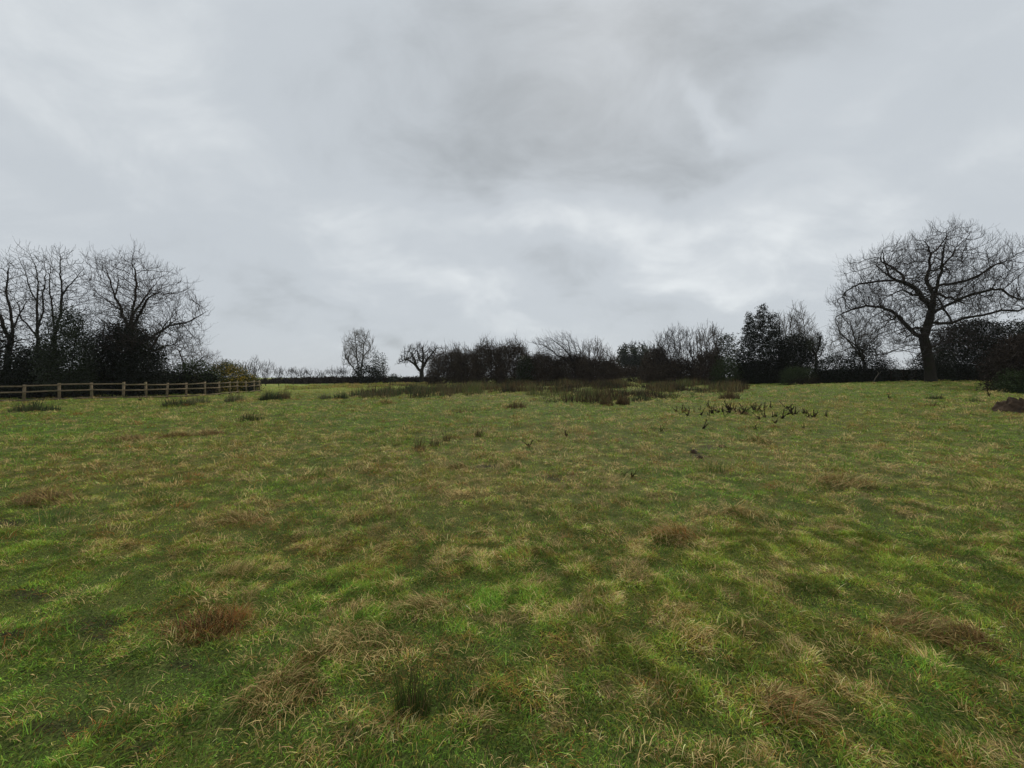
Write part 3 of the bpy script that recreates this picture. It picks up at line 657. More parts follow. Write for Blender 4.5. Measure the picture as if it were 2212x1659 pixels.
def volume_points(poly, depth, thick, n, edge=0., shrink=0.):
    """points through a plant's volume: its measured outline, rounded in depth"""
    W = np.array([((U-CU)/F*depth, EYE-(V-HV)/F*depth) for U, V in poly])
    if shrink:
        hz_ = np.ptp(W[:, 1]); wx_ = np.ptp(W[:, 0]); m_ = W.mean(0); W = m_+(W-m_)*np.array([max(.6, 1-2*shrink/wx_), max(.6, 1-1.6*shrink/hz_)])
    lo, hi = W.min(0), W.max(0)
    out = []; tot = 0
    while tot < n:
        q = RNG.uniform(lo, hi, (n*3, 2)); q = q[pin(q, W)]; out.append(q); tot += len(q)
    q = np.vstack(out)[:n]; cx = (lo[0]+hi[0])/2; hw = (hi[0]-lo[0])/2; hz = hi[1]-lo[1]
    s = np.clip(1-((q[:, 0]-cx)/hw)**2, .05, 1)**.5*np.clip(1.15-((q[:, 1]-lo[1])/hz)**2.2, .12, 1)**.5
    t = RNG.uniform(-1, 1, n)
    if edge: t = np.sign(t)*np.abs(t)**(1-edge*.5)
    # keep the outline true: a point nearer or farther is moved with its distance
    dy = t*thick*s
    return np.column_stack([q[:, 0], depth+dy, q[:, 1]])
def poly_px(base, sx, sy, ox, oy): return [(ox+x/sx, oy+y/sy) for x, y in base]
def leaves(pts, size, mat, name, parent, org, clump=.25, per=14, flat=0., narrow=.55):
    n = len(pts)*per; C = np.repeat(pts, per, 0)+RNG.normal(0, clump, (n, 3))*np.array([1, 1, .8])
    a = RNG.normal(0, 1, (n, 3)); a /= np.linalg.norm(a, axis=1)[:, None]
    b = np.cross(a, RNG.normal(0, 1, (n, 3))); b /= np.linalg.norm(b, axis=1)[:, None]
    s = size*RNG.uniform(.5, 1.3, n)[:, None]
    g0 = ground(C[:, 0], C[:, 1]); C[:, 2] = np.maximum(C[:, 2], g0+.02)
    V = np.stack([C-a*s, C-b*s*narrow, C+a*s, C+b*s*narrow], 1).reshape(-1, 3)-np.array(org)
    return mesh_obj(name, V, [np.arange(n*4).reshape(-1, 4)], mat, parent)
def build_tree(name, lab, cat, group, depth, crown, trunks, N, D, Rt, r0=.006, thick=3., mats=None, up=.12, jit=.16, bias=(0, 0, 0), tw=(.25, .5), twf=.62, thr=.03,
               ivy=None, infl=9, kill=2.0, extra_ang=0., sides=8, per=3, tbias=(0, 0, 0), ivymat=None, ivysize=.07, flare=.35, crook=.1, inertia=.4, shr=.55, lobes=None):
    """crown: outline; trunks: list of limb courses (U, V, distance offset), first one is the trunk and starts on the ground"""
    mb, mt = mats or (M_bark, M_twig)
    Ps, pr = [], []
    def w(U, V, o): return np.array([(U-CU)/F*depth, depth+o, EYE-(V-HV)/F*depth])
    for ti, tk in enumerate(trunks):
        pts = [w(*(p if len(p) == 3 else (p[0], p[1], 0.))) for p in tk]
        prev = -1
        if ti > 0:
            q = np.array(Ps); dd = ((q-pts[0])**2).sum(1); j = int(dd.argmin())
            if dd[j] < (1.6 if depth < 60 else 3.)**2: prev = j
        cur = None
        for a in range(len(pts)):
            if a == 0:
                if prev < 0:
                    p = pts[0].copy(); p[2] = min(p[2], gz(p[0], p[1])-.1) if ti == 0 or tk[0][1] > 805 else p[2]
                    Ps.append(p); pr.append(-1 if ti == 0 else 0); prev = len(Ps)-1
                cur = Ps[prev]; continue
            wob = RNG.normal(0, 1, 3)*crook*(0.25 if ti == 0 else 1); ph = RNG.uniform(0, 6, 2)
            L_ = np.linalg.norm(pts[a]-cur); k = max(1, int(round(L_/D)))
            for s in range(1, k+1):
                Ps.append(cur+(pts[a]-cur)*s/k+RNG.normal(0, .012, 3)*(s < k)+wob*(math.sin(s*D*2.1+ph[0])*.5+math.sin(s*D*4.7+ph[1])*.25-math.sin(ph[0])*.5-math.sin(ph[1])*.25)*math.sin(math.pi*s/k)); pr.append(prev); prev = len(Ps)-1
            cur = pts[a]
    P0 = np.array(Ps); par0 = np.array(pr)
    A = volume_points(crown, depth, thick, N, shrink=tw[1]*shr)
    if lobes:
        Cn = volume_points(crown, depth, thick, max(8, N//lobes[0]), shrink=lobes[1]+tw[1]*shr); k_ = int(N*.62)
        A = np.vstack([A[k_:], Cn[RNG.integers(0, len(Cn), k_)]+np.clip(RNG.normal(0, lobes[1], (k_, 3)), -lobes[1]*1.3, lobes[1]*1.3)])
    P, par = colonize(P0, par0, A, D, infl*D, kill*D, up, jit, bias, inertia=inertia)
    for q in range(per): P, par = add_twigs(P, par, twf, tw, up=.9, segs=3, bias=tbias, per=1)
    r = limb_radii(P, par, r0, Rt)
    hgt = P[:, 2]-P[0, 2]; r = r*(1+flare*np.exp(-hgt/(Rt*1.6+.01))*(r > .05))
    org = P[0].copy(); org[2] = gz(org[0], org[1]); t = thing(name, lab, cat, tuple(org), group)
    V, Q = tube_mesh(P-org, par, r, r >= thr, sides)
    if len(Q): mesh_obj('trunk', V, [Q], mb, t, smooth=True)
    V, Q = tube_mesh(P-org, par, r, r < thr, 3)
    if len(Q): mesh_obj('crown', V, [Q], mt, t)
    if ivy:
        # ivy: (lowest row, highest row, spread, leaves per point)
        z0, z1 = EYE-(ivy[0]-HV)/F*depth, EYE-(ivy[1]-HV)/F*depth
        rr = ivy[4] if len(ivy) > 4 else .05
        s = np.where((r > rr) & (P[:, 2] > z0) & (P[:, 2] < z1))[0]
        if len(s): leaves(P[s], ivysize, ivymat or M_ivy, 'ivy', t, org, clump=ivy[2], per=ivy[3])
    return t
def bush(name, lab, cat, group, depth, outline, thick, npts, size, mat, clump=.28, per=14, stems=0, part='foliage', fl=None, stem_mat=None, narrow=.55):
    W = np.array(outline, float); cx = (W[:, 0].min()+W[:, 0].max())/2
    org = spot(cx, d=depth); t = thing(name, lab, cat, org, group)
    gv = HV+F*(EYE-org[2])/depth
    pts = volume_points(outline, depth, thick, int(npts*(1.5 if depth < 49 else 1)), .4)
    leaves(pts, size*(.78 if depth < 49 else 1), mat, part, t, org, clump, per, narrow=narrow)
    if stems:
        P0 = np.array([[org[0]+RNG.normal(0, .3), org[1]+RNG.normal(0, .3), org[2]-.05] for _ in range(stems)]); par0 = np.array([-1]+[0]*(stems-1))
        P, par = colonize(P0, par0, pts[:400], .3, 4., .5, .1)
        r = limb_radii(P, par, .008, .07*math.sqrt(stems)); r = np.minimum(r, .09)
        V, Q = tube_mesh(P-np.array(org), par, r, np.ones(len(P), bool), 5)
        mesh_obj('stem', V, [Q], stem_mat or M_bark, t)
    if fl:
        f = volume_points(outline, depth, thick, fl[0]); top = f[(RNG.random(len(f)) < .9)]
        tag(leaves(top, fl[1], M_gorse_fl, 'flowers', t, org, fl[2], fl[3]), kind='stuff')
    return t
def prof(top, base):
    """outline from a ragged top edge down to the ground"""
    return [(top[0][0], base)]+list(top)+[(top[-1][0], base)]
def o6(l, off=0.): return [(1755.3+p[0]/3.78, 466.3+p[1]/3.78, (p[2] if len(p) > 2 else off)) for p in l]

# ---- the big bare tree on the right
OUT = [(200, 690), (220, 560), (330, 460), (360, 340), (440, 290), (530, 180), (600, 230), (690, 205), (740, 250), (810, 190), (870, 210), (910, 110), (1010, 85), (1130, 60), (1250, 130), (1370, 220), (1440, 330),
       (1560, 400), (1660, 460), (1740, 540), (1840, 640), (1840, 780), (1700, 800), (1500, 820), (1250, 800), (1180, 860), (1000, 800), (960, 700), (860, 840), (890, 1000), (1080, 1000), (880, 1110), (700, 1180), (560, 1210), (480, 1150), (440, 1000), (300, 830), (270, 740)]
OAK = [[(968, 1345), (962, 1260), (950, 1180), (925, 1080), (908, 1000), (930, 920), (955, 850), (965, 790)],
       [(965, 790), (985, 730), (1030, 640, .4), (1025, 540, .9), (1020, 490, 1), (1060, 420, 1.2), (1090, 380, 1.4), (1160, 330, 1.8), (1230, 240, 2.2)],
       [(1080, 380, 1.3), (1062, 290, 1.0), (1010, 240, .6), (940, 190, .4)], [(1062, 290, 1.), (1110, 230, .8), (1150, 150, .6), (1130, 90, .4)],
       [(955, 800), (942, 700, -.5), (925, 570, -1), (915, 450, -1.4), (960, 380, -1.8), (965, 320, -2)], [(915, 450, -1.4), (870, 380, -2), (820, 320, -2.6), (810, 240, -3)],
       [(950, 770), (885, 690, -.2), (820, 620, -.4), (750, 580, -.6), (680, 560, -.8), (600, 545, -.9), (540, 510, -1), (460, 480, -1.3), (380, 440, -1.6)],
       [(600, 545, -.9), (500, 540, -.3), (400, 550, .2), (320, 600, .5), (270, 660, .7), (220, 690, .8)], [(540, 510, -1), (550, 430, -.6), (545, 360, -.4), (560, 270, -.2)],
       [(680, 560, -.8), (750, 480, .2), (720, 400, .8), (660, 340, 1.2), (690, 250, 1.4)], [(905, 1000), (870, 965, .3), (830, 900, .6), (800, 830, .9), (760, 765, 1.2), (700, 720, 1.6), (600, 700, 2), (500, 730, 2.4), (400, 780, 2.8)],
       [(790, 810, 1), (700, 800, .2), (620, 850, -.5), (540, 870, -1)], [(895, 1020), (840, 975, -.6), (780, 930, -1.2), (700, 930, -1.6), (640, 950, -2), (560, 1000, -2.4), (480, 1060, -2.6), (410, 1100, -2.8)],
       [(910, 1060), (850, 1080, -.8), (790, 1110, -1.4), (700, 1130, -2), (600, 1180, -2.6), (540, 1210, -3)], [(945, 880), (1050, 876, .2), (1150, 870, .1), (1230, 835, -.2), (1330, 820, -.5), (1440, 785, -.9), (1540, 795, -1.2), (1640, 760, -1.4), (1800, 745, -1.8)],
       [(1150, 870, .1), (1180, 790, .8), (1190, 690, 1.4), (1165, 620, 1.8)], [(960, 810), (1050, 735, -.6), (1120, 690, -1), (1190, 660, -1.6), (1250, 640, -2), (1330, 690, -2.4), (1430, 740, -2.8), (1560, 740, -3)],
       [(1030, 640, .4), (1070, 605, 1.), (1150, 590, 1.6), (1250, 600, 2.2), (1400, 610, 2.8), (1520, 640, 3.2), (1650, 660, 3.6)], [(1025, 580, .7), (1100, 560, 0), (1200, 540, -.6), (1300, 480, -1), (1380, 420, -1.2), (1450, 400, -1.4)],
       [(1060, 420, 1.2), (1180, 400, 1.8), (1300, 350, 2.4), (1400, 355, 3)], [(950, 940), (1040, 940, -.6), (1065, 1000, -.9)], [(820, 620, -.4), (760, 660, -1), (660, 680, -1.8), (520, 650, -2.4), (400, 700, -2.8)]]
oc = [(a+4, b+6) for a, b, _ in o6(OUT)]
build_tree('bare_tree', 'huge wide spreading bare tree with a thick trunk at the right of the field', 'tree', None, 36., oc, [o6(l) for l in OAK], 5200, .24, .36, .0055, thick=5.,
           tw=(.3, .65), twf=.58, thr=.045, kill=1.8, infl=7, per=3, ivy=(700, 590, .22, 10, .13), sides=10, jit=.26, up=.12, inertia=.3, lobes=(48, .62), shr=.9)

# ---- left group behind the fence
GL = 'bare trees behind the fence on the left'
def o1(l): return [(p[0]/4.032, 493.8+p[1]/4.032, (p[2] if len(p) > 2 else 0.)) for p in l]
build_tree('bare_tree', 'leftmost bare tree, cut by the left edge, with an ivy clad leaning trunk', 'tree', GL, 32., [(-70, 800), (-90, 640), (-40, 560), (10, 550), (50, 580), (62, 650), (50, 740), (20, 800)],
           [o1([(40, 1340), (70, 1100), (110, 900), (160, 760), (230, 640)]), o1([(90, 980), (20, 800), (-60, 650), (-100, 450)]), o1([(110, 900), (90, 700), (60, 500), (80, 330)])], 2300, .28, .2, .006, 3., tw=(.35, .7), per=2, up=.4, ivy=(830, 700, .3, 9, .06))
build_tree('bare_tree', 'tall bare tree with several upright stems, second from the left edge', 'tree', GL, 33., [(20, 770), (28, 620), (40, 560), (62, 538), (105, 538), (118, 600), (112, 700), (95, 790)],
           [o1([(320, 1340), (330, 1100), (325, 900), (320, 700), (330, 500), (310, 330), (250, 190)]), o1([(330, 960), (250, 850), (170, 700), (130, 560)]), o1([(325, 900), (380, 720), (370, 560), (400, 400), (370, 220)]), o1([(320, 640), (260, 520), (220, 380), (160, 230)])],
           2600, .28, .13, .006, 2.6, tw=(.35, .7), per=2, up=.45)
build_tree('bare_tree', 'bare tree with two close straight stems left of the gap, thin spire on top', 'tree', GL, 32., [(100, 780), (104, 600), (118, 550), (126, 535), (150, 555), (172, 585), (186, 575), (180, 650), (160, 740), (150, 790)],
           [o1([(480, 1340), (475, 1100), (470, 850), (450, 650), (430, 480), (440, 300)]), o1([(480, 950), (530, 750), (540, 560), (520, 400), (530, 250), (510, 170)]), o1([(540, 590), (620, 480), (690, 390), (760, 310)])], 2500, .28, .13, .0075, 2.4, tw=(.3, .6), per=2, up=.45)
build_tree('bare_tree', 'broad fan shaped bare tree with an ivy clad trunk, behind the left fence', 'tree', GL, 35.,
           [(200, 750), (204, 690), (192, 640), (200, 600), (200, 570), (232, 550), (262, 545), (300, 548), (340, 562), (372, 592), (392, 615), (404, 650), (436, 660), (426, 690), (442, 720), (430, 745), (400, 770), (350, 780), (300, 790), (230, 770)],
           [o1([(1150, 1340), (1150, 1150), (1140, 1000), (1130, 880), (1150, 760), (1230, 650), (1320, 520)]), o1([(1130, 880), (1060, 760), (1000, 600), (960, 450), (900, 300)]), o1([(1050, 720), (900, 600), (780, 500), (700, 420)]), o1([(1150, 760), (1180, 620), (1190, 480), (1150, 300), (1160, 200)]),
            [(283, 724, 0), (300, 700, -.4), (325, 672, -.8), (345, 652, -1.2), (378, 640, -1.6)], [(280, 745, 0), (310, 730, .6), (345, 700, 1.), (380, 690, 1.4), (420, 665, 1.6)],
            [(278, 770, 0), (310, 780, -.5), (340, 765, -1), (370, 735, -1.4), (395, 700, -1.6)], [(340, 765, -1), (380, 750, -1.2), (430, 745, -1.4)], [(255, 640, 0), (235, 610, .8), (225, 580, 1.2)], [(285, 760, 0), (240, 740, 1), (210, 720, 1.6)]],
           3800, .26, .24, .0055, 4.2, twf=.5, shr=.85, lobes=(50, .5), tw=(.35, .7), per=3, up=.25, ivy=(830, 664, .3, 44, .07), jit=.17)
GB = 'dark evergreen bushes behind the left fence'
bush('holly_bush', 'dark pointed holly rising between the first bare trees and the gap on the left', 'bush', GB, 30.5, prof([(108, 800), (112, 740), (125, 700), (136, 672), (150, 662), (160, 690), (172, 720), (178, 770)], 842), 1.6, 900, .08, M_holly, per=15, stems=2, clump=.26)
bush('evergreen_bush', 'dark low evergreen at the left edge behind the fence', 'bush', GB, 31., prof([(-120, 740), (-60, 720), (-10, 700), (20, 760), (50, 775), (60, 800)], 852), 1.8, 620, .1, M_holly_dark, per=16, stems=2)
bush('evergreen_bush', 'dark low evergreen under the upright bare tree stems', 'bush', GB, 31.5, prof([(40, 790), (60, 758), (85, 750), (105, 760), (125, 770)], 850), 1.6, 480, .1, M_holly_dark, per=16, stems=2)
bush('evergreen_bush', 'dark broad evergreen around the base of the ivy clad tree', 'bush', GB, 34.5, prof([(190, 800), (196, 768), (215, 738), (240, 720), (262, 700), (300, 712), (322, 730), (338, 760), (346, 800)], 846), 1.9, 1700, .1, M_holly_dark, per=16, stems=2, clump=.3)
bush('bramble_bush', 'dark bramble filling the gap between the holly and the ivy clad tree', 'bush', GB, 33., prof([(150, 812), (170, 800), (190, 790), (215, 800)], 850), 1., 260, .1, M_bramble, per=14)
bush('bramble_bush', 'dark bramble below the lowest branches right of the ivy clad tree', 'bush', GB, 38.5, prof([(330, 815), (350, 808), (375, 796), (400, 784), (430, 778), (458, 795), (470, 815)], 850), 1.3, 480, .09, M_bramble, per=15, stems=2)
build_tree('thorn_tree', 'low tangled bare thorn right of the fan shaped tree', 'tree', None, 40., [(345, 810), (350, 760), (372, 738), (400, 730), (430, 752), (458, 760), (478, 790), (470, 815)],
           [[(400, 842, 0), (402, 810, 0), (395, 780, 0), (385, 755, 0)], [(402, 820, 0), (420, 790, 0), (440, 770, 0)]], 1100, .22, .1, .006, 1.6, tw=(.2, .5), mats=(M_bark, M_thorn))
bush('gorse_bush', 'large gorse bush with yellow flowers behind the far end of the fence', 'bush', None, 44.5, prof([(455, 812), (462, 792), (478, 783), (500, 783), (512, 790), (520, 798), (528, 806), (532, 815)], 850), 1.8, 620, .09, M_gorse, per=14, stems=2, fl=(330, .08, .22, 12))
bush('gorse_bush', 'small low gorse bush with yellow flowers right at the fence end', 'bush', None, 46.5, prof([(528, 818), (534, 812), (545, 811), (553, 820)], 848), 1.0, 200, .08, M_gorse, per=14, fl=(110, .07, .16, 12))
bush('bramble_bush', 'dark low growth filling the bottom behind the far fence rails', 'bush', GB, 45., prof([(440, 836), (470, 822), (520, 820), (556, 830)], 850), .9, 340, .1, M_holly_dark, per=14)

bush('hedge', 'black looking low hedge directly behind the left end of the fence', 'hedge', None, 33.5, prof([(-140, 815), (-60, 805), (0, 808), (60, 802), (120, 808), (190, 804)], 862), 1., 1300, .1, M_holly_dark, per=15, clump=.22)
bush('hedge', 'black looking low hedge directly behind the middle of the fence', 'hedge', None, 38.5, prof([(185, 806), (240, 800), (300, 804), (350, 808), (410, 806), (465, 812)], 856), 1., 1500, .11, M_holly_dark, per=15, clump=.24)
# ---- thin saplings and far hedge
def sapling(U, top, depth, lab, w=12, n=420, mats=(M_twig, M_twig), base=830):
    build_tree('sapling', lab, 'sapling', 'thin saplings along the far hedge', depth, [(U-w*.5, 815), (U-w, (top+810)/2), (U-w*.6, top+4), (U, top), (U+w*.7, top+5), (U+w, (top+810)/2), (U+w*.5, 815)],
               [[(U, base, 0), (U, 812, 0), (U+1, top+10, 0)]]+[[(U+k*w*.16, base, .1*k), (U+k*w*.2, (top+815)/2, .1*k), (U+k*w*.3+random.uniform(-1, 1), top+abs(k)*4+8, .1*k)] for k in (-3, -2, -1, 1, 2, 3)], n, .3, .05, .013, .9, tw=(.3, .6), up=1.1, jit=.1, mats=mats, thr=.03, per=2, shr=0., crook=.03)
sapling(530, 783, 60, 'short upright sapling next to the fence end, first of the row')
sapling(549, 772, 62, 'tallest upright sapling of the row right of the fence', 14, 620)
sapling(574, 778, 64, 'bushy upright sapling, third of the row right of the fence', 16, 700)
sapling(602, 794, 66, 'thin sapling in the gap after the three taller ones', 12, 340)
sapling(633, 796, 72, 'low spreading sapling above the dark far hedge', 20, 560, (M_thorn, M_twig))
sapling(661, 798, 74, 'low bushy sapling, second of the spreading ones over the hedge', 17, 480, (M_thorn, M_twig))
sapling(692, 803, 76, 'lowest sapling tip over the dark far hedge', 15, 360, (M_thorn, M_twig))
sapling(722, 793, 78, 'reddish twiggy sapling left of the slender far tree', 22, 760, (M_thorn, M_twig))
sapling(742, 792, 78, 'reddish twiggy sapling touching the slender far tree', 16, 520, (M_thorn, M_twig))
bush('hedge', 'long low dark hedge along the far left end of the field', 'hedge', None, 83., prof([(553, 824), (600, 819), (680, 817), (760, 816), (860, 817), (905, 816), (950, 816)], 834), 1.2, 2600, .17, M_hedge, per=16, clump=.26)
build_tree('bare_tree', 'slender upright bare tree standing alone at the far end of the field', 'tree', None, 85., [(745, 800), (735, 775), (733, 755), (745, 735), (765, 722), (785, 717), (800, 722), (809, 740), (806, 765), (795, 790)],
           [[(778, 832, 0), (780, 800, 0), (784, 770, 0), (786, 745, 0), (792, 725, 0)], [(778, 820, 0), (770, 780, .5), (768, 750, .5), (764, 728, .5)], [(779, 815, 0), (765, 795, -.4), (750, 775, -.4)], [(784, 770, 0), (796, 755, .6), (804, 738, .6)]],
           1500, .42, .2, .016, 3.2, tw=(.5, .9), up=.3, mats=(M_bark_grey, M_twig_pale), ivy=(825, 785, .35, 8, .05), ivysize=.12)
bush('holly_tree', 'dark holly touching the right side of the slender far tree', 'tree', None, 84., prof([(798, 800), (804, 778), (811, 752), (818, 762), (826, 766), (833, 775), (835, 800)], 832), 1.6, 240, .13, M_holly, per=14, stems=2, clump=.36)
bush('holly_bush', 'low dark evergreen in front of the slender far tree', 'bush', None, 82.5, prof([(762, 812), (770, 790), (785, 782), (800, 788), (812, 800), (830, 806)], 832), 1.4, 300, .14, M_holly_dark, per=14, clump=.35)
bush('holly_bush', 'small rounded green bush in the far hedge between the slender tree and the ivy oak', 'bush', None, 82., prof([(838, 816), (845, 809), (856, 808), (866, 816)], 832), 1.2, 90, .14, M_holly, per=14)
def o3(l): return [(685.7+p[0]/5.04, 685.7+p[1]/5.04, (p[2] if len(p) > 2 else 0.)) for p in l]
build_tree('oak_tree', 'small round headed oak with ivy on its limbs, left end of the central thicket', 'tree', None, 80., [(860, 790), (857, 775), (870, 762), (878, 750), (895, 745), (910, 742), (925, 746), (945, 744), (962, 752), (960, 775), (945, 790), (915, 785), (885, 790)],
           [o3([(1135, 700), (1135, 600), (1150, 500), (1150, 400), (1140, 330)]), o3([(1130, 600), (1080, 520, -.6), (1010, 470, -1), (950, 470, -1.4), (890, 510, -1.6)]), o3([(1080, 520, -.6), (1040, 440, .6), (990, 370, 1)]), o3([(1160, 560), (1190, 450, .7), (1230, 400, 1), (1270, 340, 1.2)]), o3([(1150, 500), (1100, 430, .4), (1080, 340, .4)])],
           1100, .4, .42, .014, 3.6, tw=(.35, .6), jit=.28, ivy=(830, 750, .34, 14, .085), ivysize=.13, ivymat=M_holly_dark)

# ---- central thicket
GT = 'bare thorn bushes of the central thicket'
def thorn(lab, depth, top, base, stems, N=900, thick=1.8, up=.2, tb=(0, 0, 0), mats=(M_bark, M_thorn), clutter=350, cmul=1.15, cmat=None, cs=.16, group=GT, D=.26, Rt=.12, r0=.0105, bias=(0, 0, 0), cl_top=9, per=3, name='thorn_bush', tw=(.35, .8)):
    pl = prof(top, base-2); N = int(N*1.35)
    tr = [[(s, base+3, o), (s+random.uniform(-2, 2), base-14, o), (s+random.uniform(-5, 5)+bias[0]*10, base-30, o)] for s, o in stems]
    t = build_tree(name, lab, 'bush', group, depth, pl, tr, N, D, Rt, r0, thick, tw=tw, up=up, mats=mats, tbias=tb, bias=bias, thr=.035, infl=8, kill=1.8, sides=6, per=per, shr=.15)
    if clutter:
        low = prof([(a, min(base-6, b+cl_top)) for a, b in top], base)
        org = tuple(t.location)
        pts = volume_points(low, depth, thick, int(clutter*cmul), .3)
        leaves(pts, cs, cmat or M_thorn, 'undergrowth', t, org, .34, 24, narrow=.2)
    return t
thorn('rounded thorn bush just right of the ivy clad small oak', 62, [(925, 795), (930, 775), (945, 760), (965, 755), (985, 752), (1000, 762), (1006, 790)], 828, [(950, 0), (970, .5), (985, -.4)], clutter=620)
thorn('thorn bush with a few tall wind bent tips, second of the thicket', 60, [(985, 780), (988, 757), (975, 745), (1000, 758), (1012, 756), (1030, 762), (1040, 790)], 829, [(1000, 0), (1020, .4)], clutter=420, tb=(-.35, 0, .1))
thorn('broad reddish thorn bush in the left half of the thicket', 58, [(1018, 780), (1025, 752), (1035, 740), (1052, 736), (1068, 744), (1080, 746), (1086, 780)], 829, [(1040, 0), (1060, .6), (1075, -.5)], clutter=620)
thorn('thorn bush with upright tips above the dark ivy patch', 57, [(1072, 780), (1078, 745), (1095, 738), (1112, 738), (1128, 742), (1140, 755), (1148, 785)], 829, [(1090, 0), (1110, .6), (1130, -.5)], clutter=620)
bush('ivy_bush', 'dark green ivy patch low in the middle of the thicket', 'bush', None, 54.5, prof([(1118, 800), (1122, 778), (1132, 768), (1145, 775), (1150, 800)], 829), .8, 160, .12, M_ivy, per=14)
def o4(l): return [(1069.7+p[0]/5.04, 685.7+p[1]/5.04, (p[2] if len(p) > 2 else 0.)) for p in l]
t = build_tree('windswept_tree', 'windswept bare tree whose branches all lean to the left, tallest of the thicket', 'tree', None, 55., [(1190, 790), (1160, 760), (1146, 740), (1165, 738), (1185, 728), (1205, 724), (1232, 722), (1246, 735), (1262, 745), (1270, 780), (1250, 795)],
           [o4([(880, 740), (870, 600), (840, 480), (790, 380), (700, 300), (600, 220)]), o4([(860, 560), (760, 440, .5), (640, 370, .8), (520, 290, 1), (410, 270, 1.2)]), o4([(840, 480), (800, 330, -.6), (760, 230, -.8)]), o4([(850, 500), (880, 380, -.6), (830, 280, -.8), (800, 200, -1)]), o4([(860, 560), (940, 400, .7), (910, 280, .9)])],
           1300, .26, .16, .009, 1.8, up=.15, bias=(-.25, 0, .1), tbias=(-.5, 0, .25), tw=(.5, 1.0), thr=.035, per=2)
thorn('dense brown thorn bush under the left side of the windswept tree', 56, [(1140, 785), (1150, 768), (1170, 762), (1190, 770), (1205, 785)], 829, [(1160, 0), (1185, .5)], N=500, clutter=620, cl_top=4)
thorn('dense dark thorn bush under the right side of the windswept tree', 56, [(1195, 785), (1210, 770), (1235, 766), (1255, 768), (1270, 775), (1276, 800)], 829, [(1215, 0), (1245, .5)], N=500, clutter=720, cl_top=4)
thorn('open topped thorn tree with sky showing through its twigs, right part of thicket', 54, [(1252, 790), (1255, 752), (1270, 742), (1285, 742), (1300, 752), (1310, 760), (1330, 775), (1334, 790)], 829, [(1278, 0), (1300, .6), (1320, -.4)], N=1000, clutter=480, cl_top=34)
thorn('dark thorn bush at the right end of the central thicket', 55, [(1300, 800), (1305, 780), (1320, 775), (1332, 790), (1338, 812)], 829, [(1315, 0)], N=350, clutter=330, cl_top=4)
thorn('reddish thorn bush between the distant ivy clad oak and the fan shaped shrub tree', 56, [(1386, 800), (1392, 775), (1402, 758), (1414, 748), (1428, 744), (1438, 756), (1444, 790)], 830, [(1408, 0), (1422, .5)], N=900, clutter=480)
bush('bramble_bush', 'dark bramble under the far ivy clad oak', 'bush', None, 60., prof([(1325, 812), (1335, 800), (1352, 792), (1375, 795), (1395, 806), (1402, 812)], 830), 1.4, 360, .13, M_thorn, per=15, stems=1, narrow=.3)
build_tree('oak_tree', 'distant dark ivy clad oak seen in the dip between the two thickets', 'tree', None, 120., [(1332, 790), (1334, 765), (1345, 748), (1362, 742), (1385, 742), (1400, 750), (1407, 770), (1400, 790), (1370, 795)],
           [[(1372, 806, 0), (1372, 790, 0), (1372, 770, 0), (1368, 752, 0)], [(1372, 790, 0), (1352, 775, .8), (1342, 760, 1)], [(1372, 786, 0), (1390, 770, -.8), (1398, 756, -1)], [(1360, 806, 0), (1358, 780, 0)]],
           900, .6, .5, .024, 4., jit=.25, tw=(.5, .9), ivy=(812, 750, .75, 24, .05), ivysize=.26, ivymat=M_holly)
bush('far_wood', 'thin grey line of distant trees behind the field corner in the dip', 'hedge', None, 190., prof([(1320, 806), (1345, 800), (1380, 797), (1410, 799), (1440, 802), (1470, 806)], 812), 3., 500, .4, M_thorn, per=14, clump=.9)
bush('ivy_bush', 'dark ivy growth filling in under the distant ivy clad oak in the dip', 'bush', None, 117., prof([(1332, 800), (1340, 782), (1352, 772), (1368, 768), (1385, 772), (1398, 784), (1408, 800)], 812), 3., 420, .22, M_holly_dark, per=14, clump=.5)
# ---- right thicket
GR_ = 'trees and bushes of the right hand thicket'
thorn('bare fan shaped shrub tree at the left end of the right thicket', 52, [(1408, 790), (1412, 760), (1420, 738), (1440, 724), (1460, 718), (1480, 716), (1496, 726), (1502, 760)], 832, [(1462, 0), (1478, .5), (1490, -.4)], N=1400, clutter=420, cl_top=58, group=GR_, name='shrub_tree', mats=(M_bark, M_twig))
thorn('low dark thicket at the foot of the fan shaped shrub tree', 53, [(1395, 815), (1405, 795), (1425, 786), (1450, 790), (1470, 798)], 830, [(1425, 0)], N=300, clutter=460, cl_top=3, group=GR_)
thorn('dark many stemmed thorn tree with round crown in the right thicket', 50, [(1498, 790), (1502, 735), (1510, 720), (1530, 716), (1548, 713), (1556, 725), (1558, 790)], 833, [(1515, 0), (1528, .4), (1542, -.4)], N=1500, clutter=450, cl_top=48, group=GR_, name='shrub_tree', r0=.011, jit_=0) if False else \
thorn('dark many stemmed thorn tree with round crown in the right thicket', 50, [(1498, 790), (1502, 735), (1510, 720), (1530, 716), (1548, 713), (1556, 725), (1558, 790)], 833, [(1515, 0), (1528, .4), (1542, -.4)], N=1500, clutter=450, cl_top=48, group=GR_, name='shrub_tree', r0=.011)
bush('ivy_tree', 'ivy covered tree with a flat bright top left of the tall holly', 'tree', GR_, 49., prof([(1545, 780), (1552, 740), (1560, 726), (1575, 722), (1584, 735), (1598, 750), (1604, 780)], 833), 1.4, 420, .1, M_ivy, per=14, stems=2, clump=.3)
bush('ivy_bush', 'mid green ivy bush at the foot of the ivy covered tree', 'bush', GR_, 47., prof([(1542, 800), (1550, 778), (1570, 770), (1590, 785), (1598, 808)], 834), .9, 260, .09, M_bramble, per=14)
def hol(l): return [(1453.6+x/5.761, 630.8+y/5.761) for x, y in l]
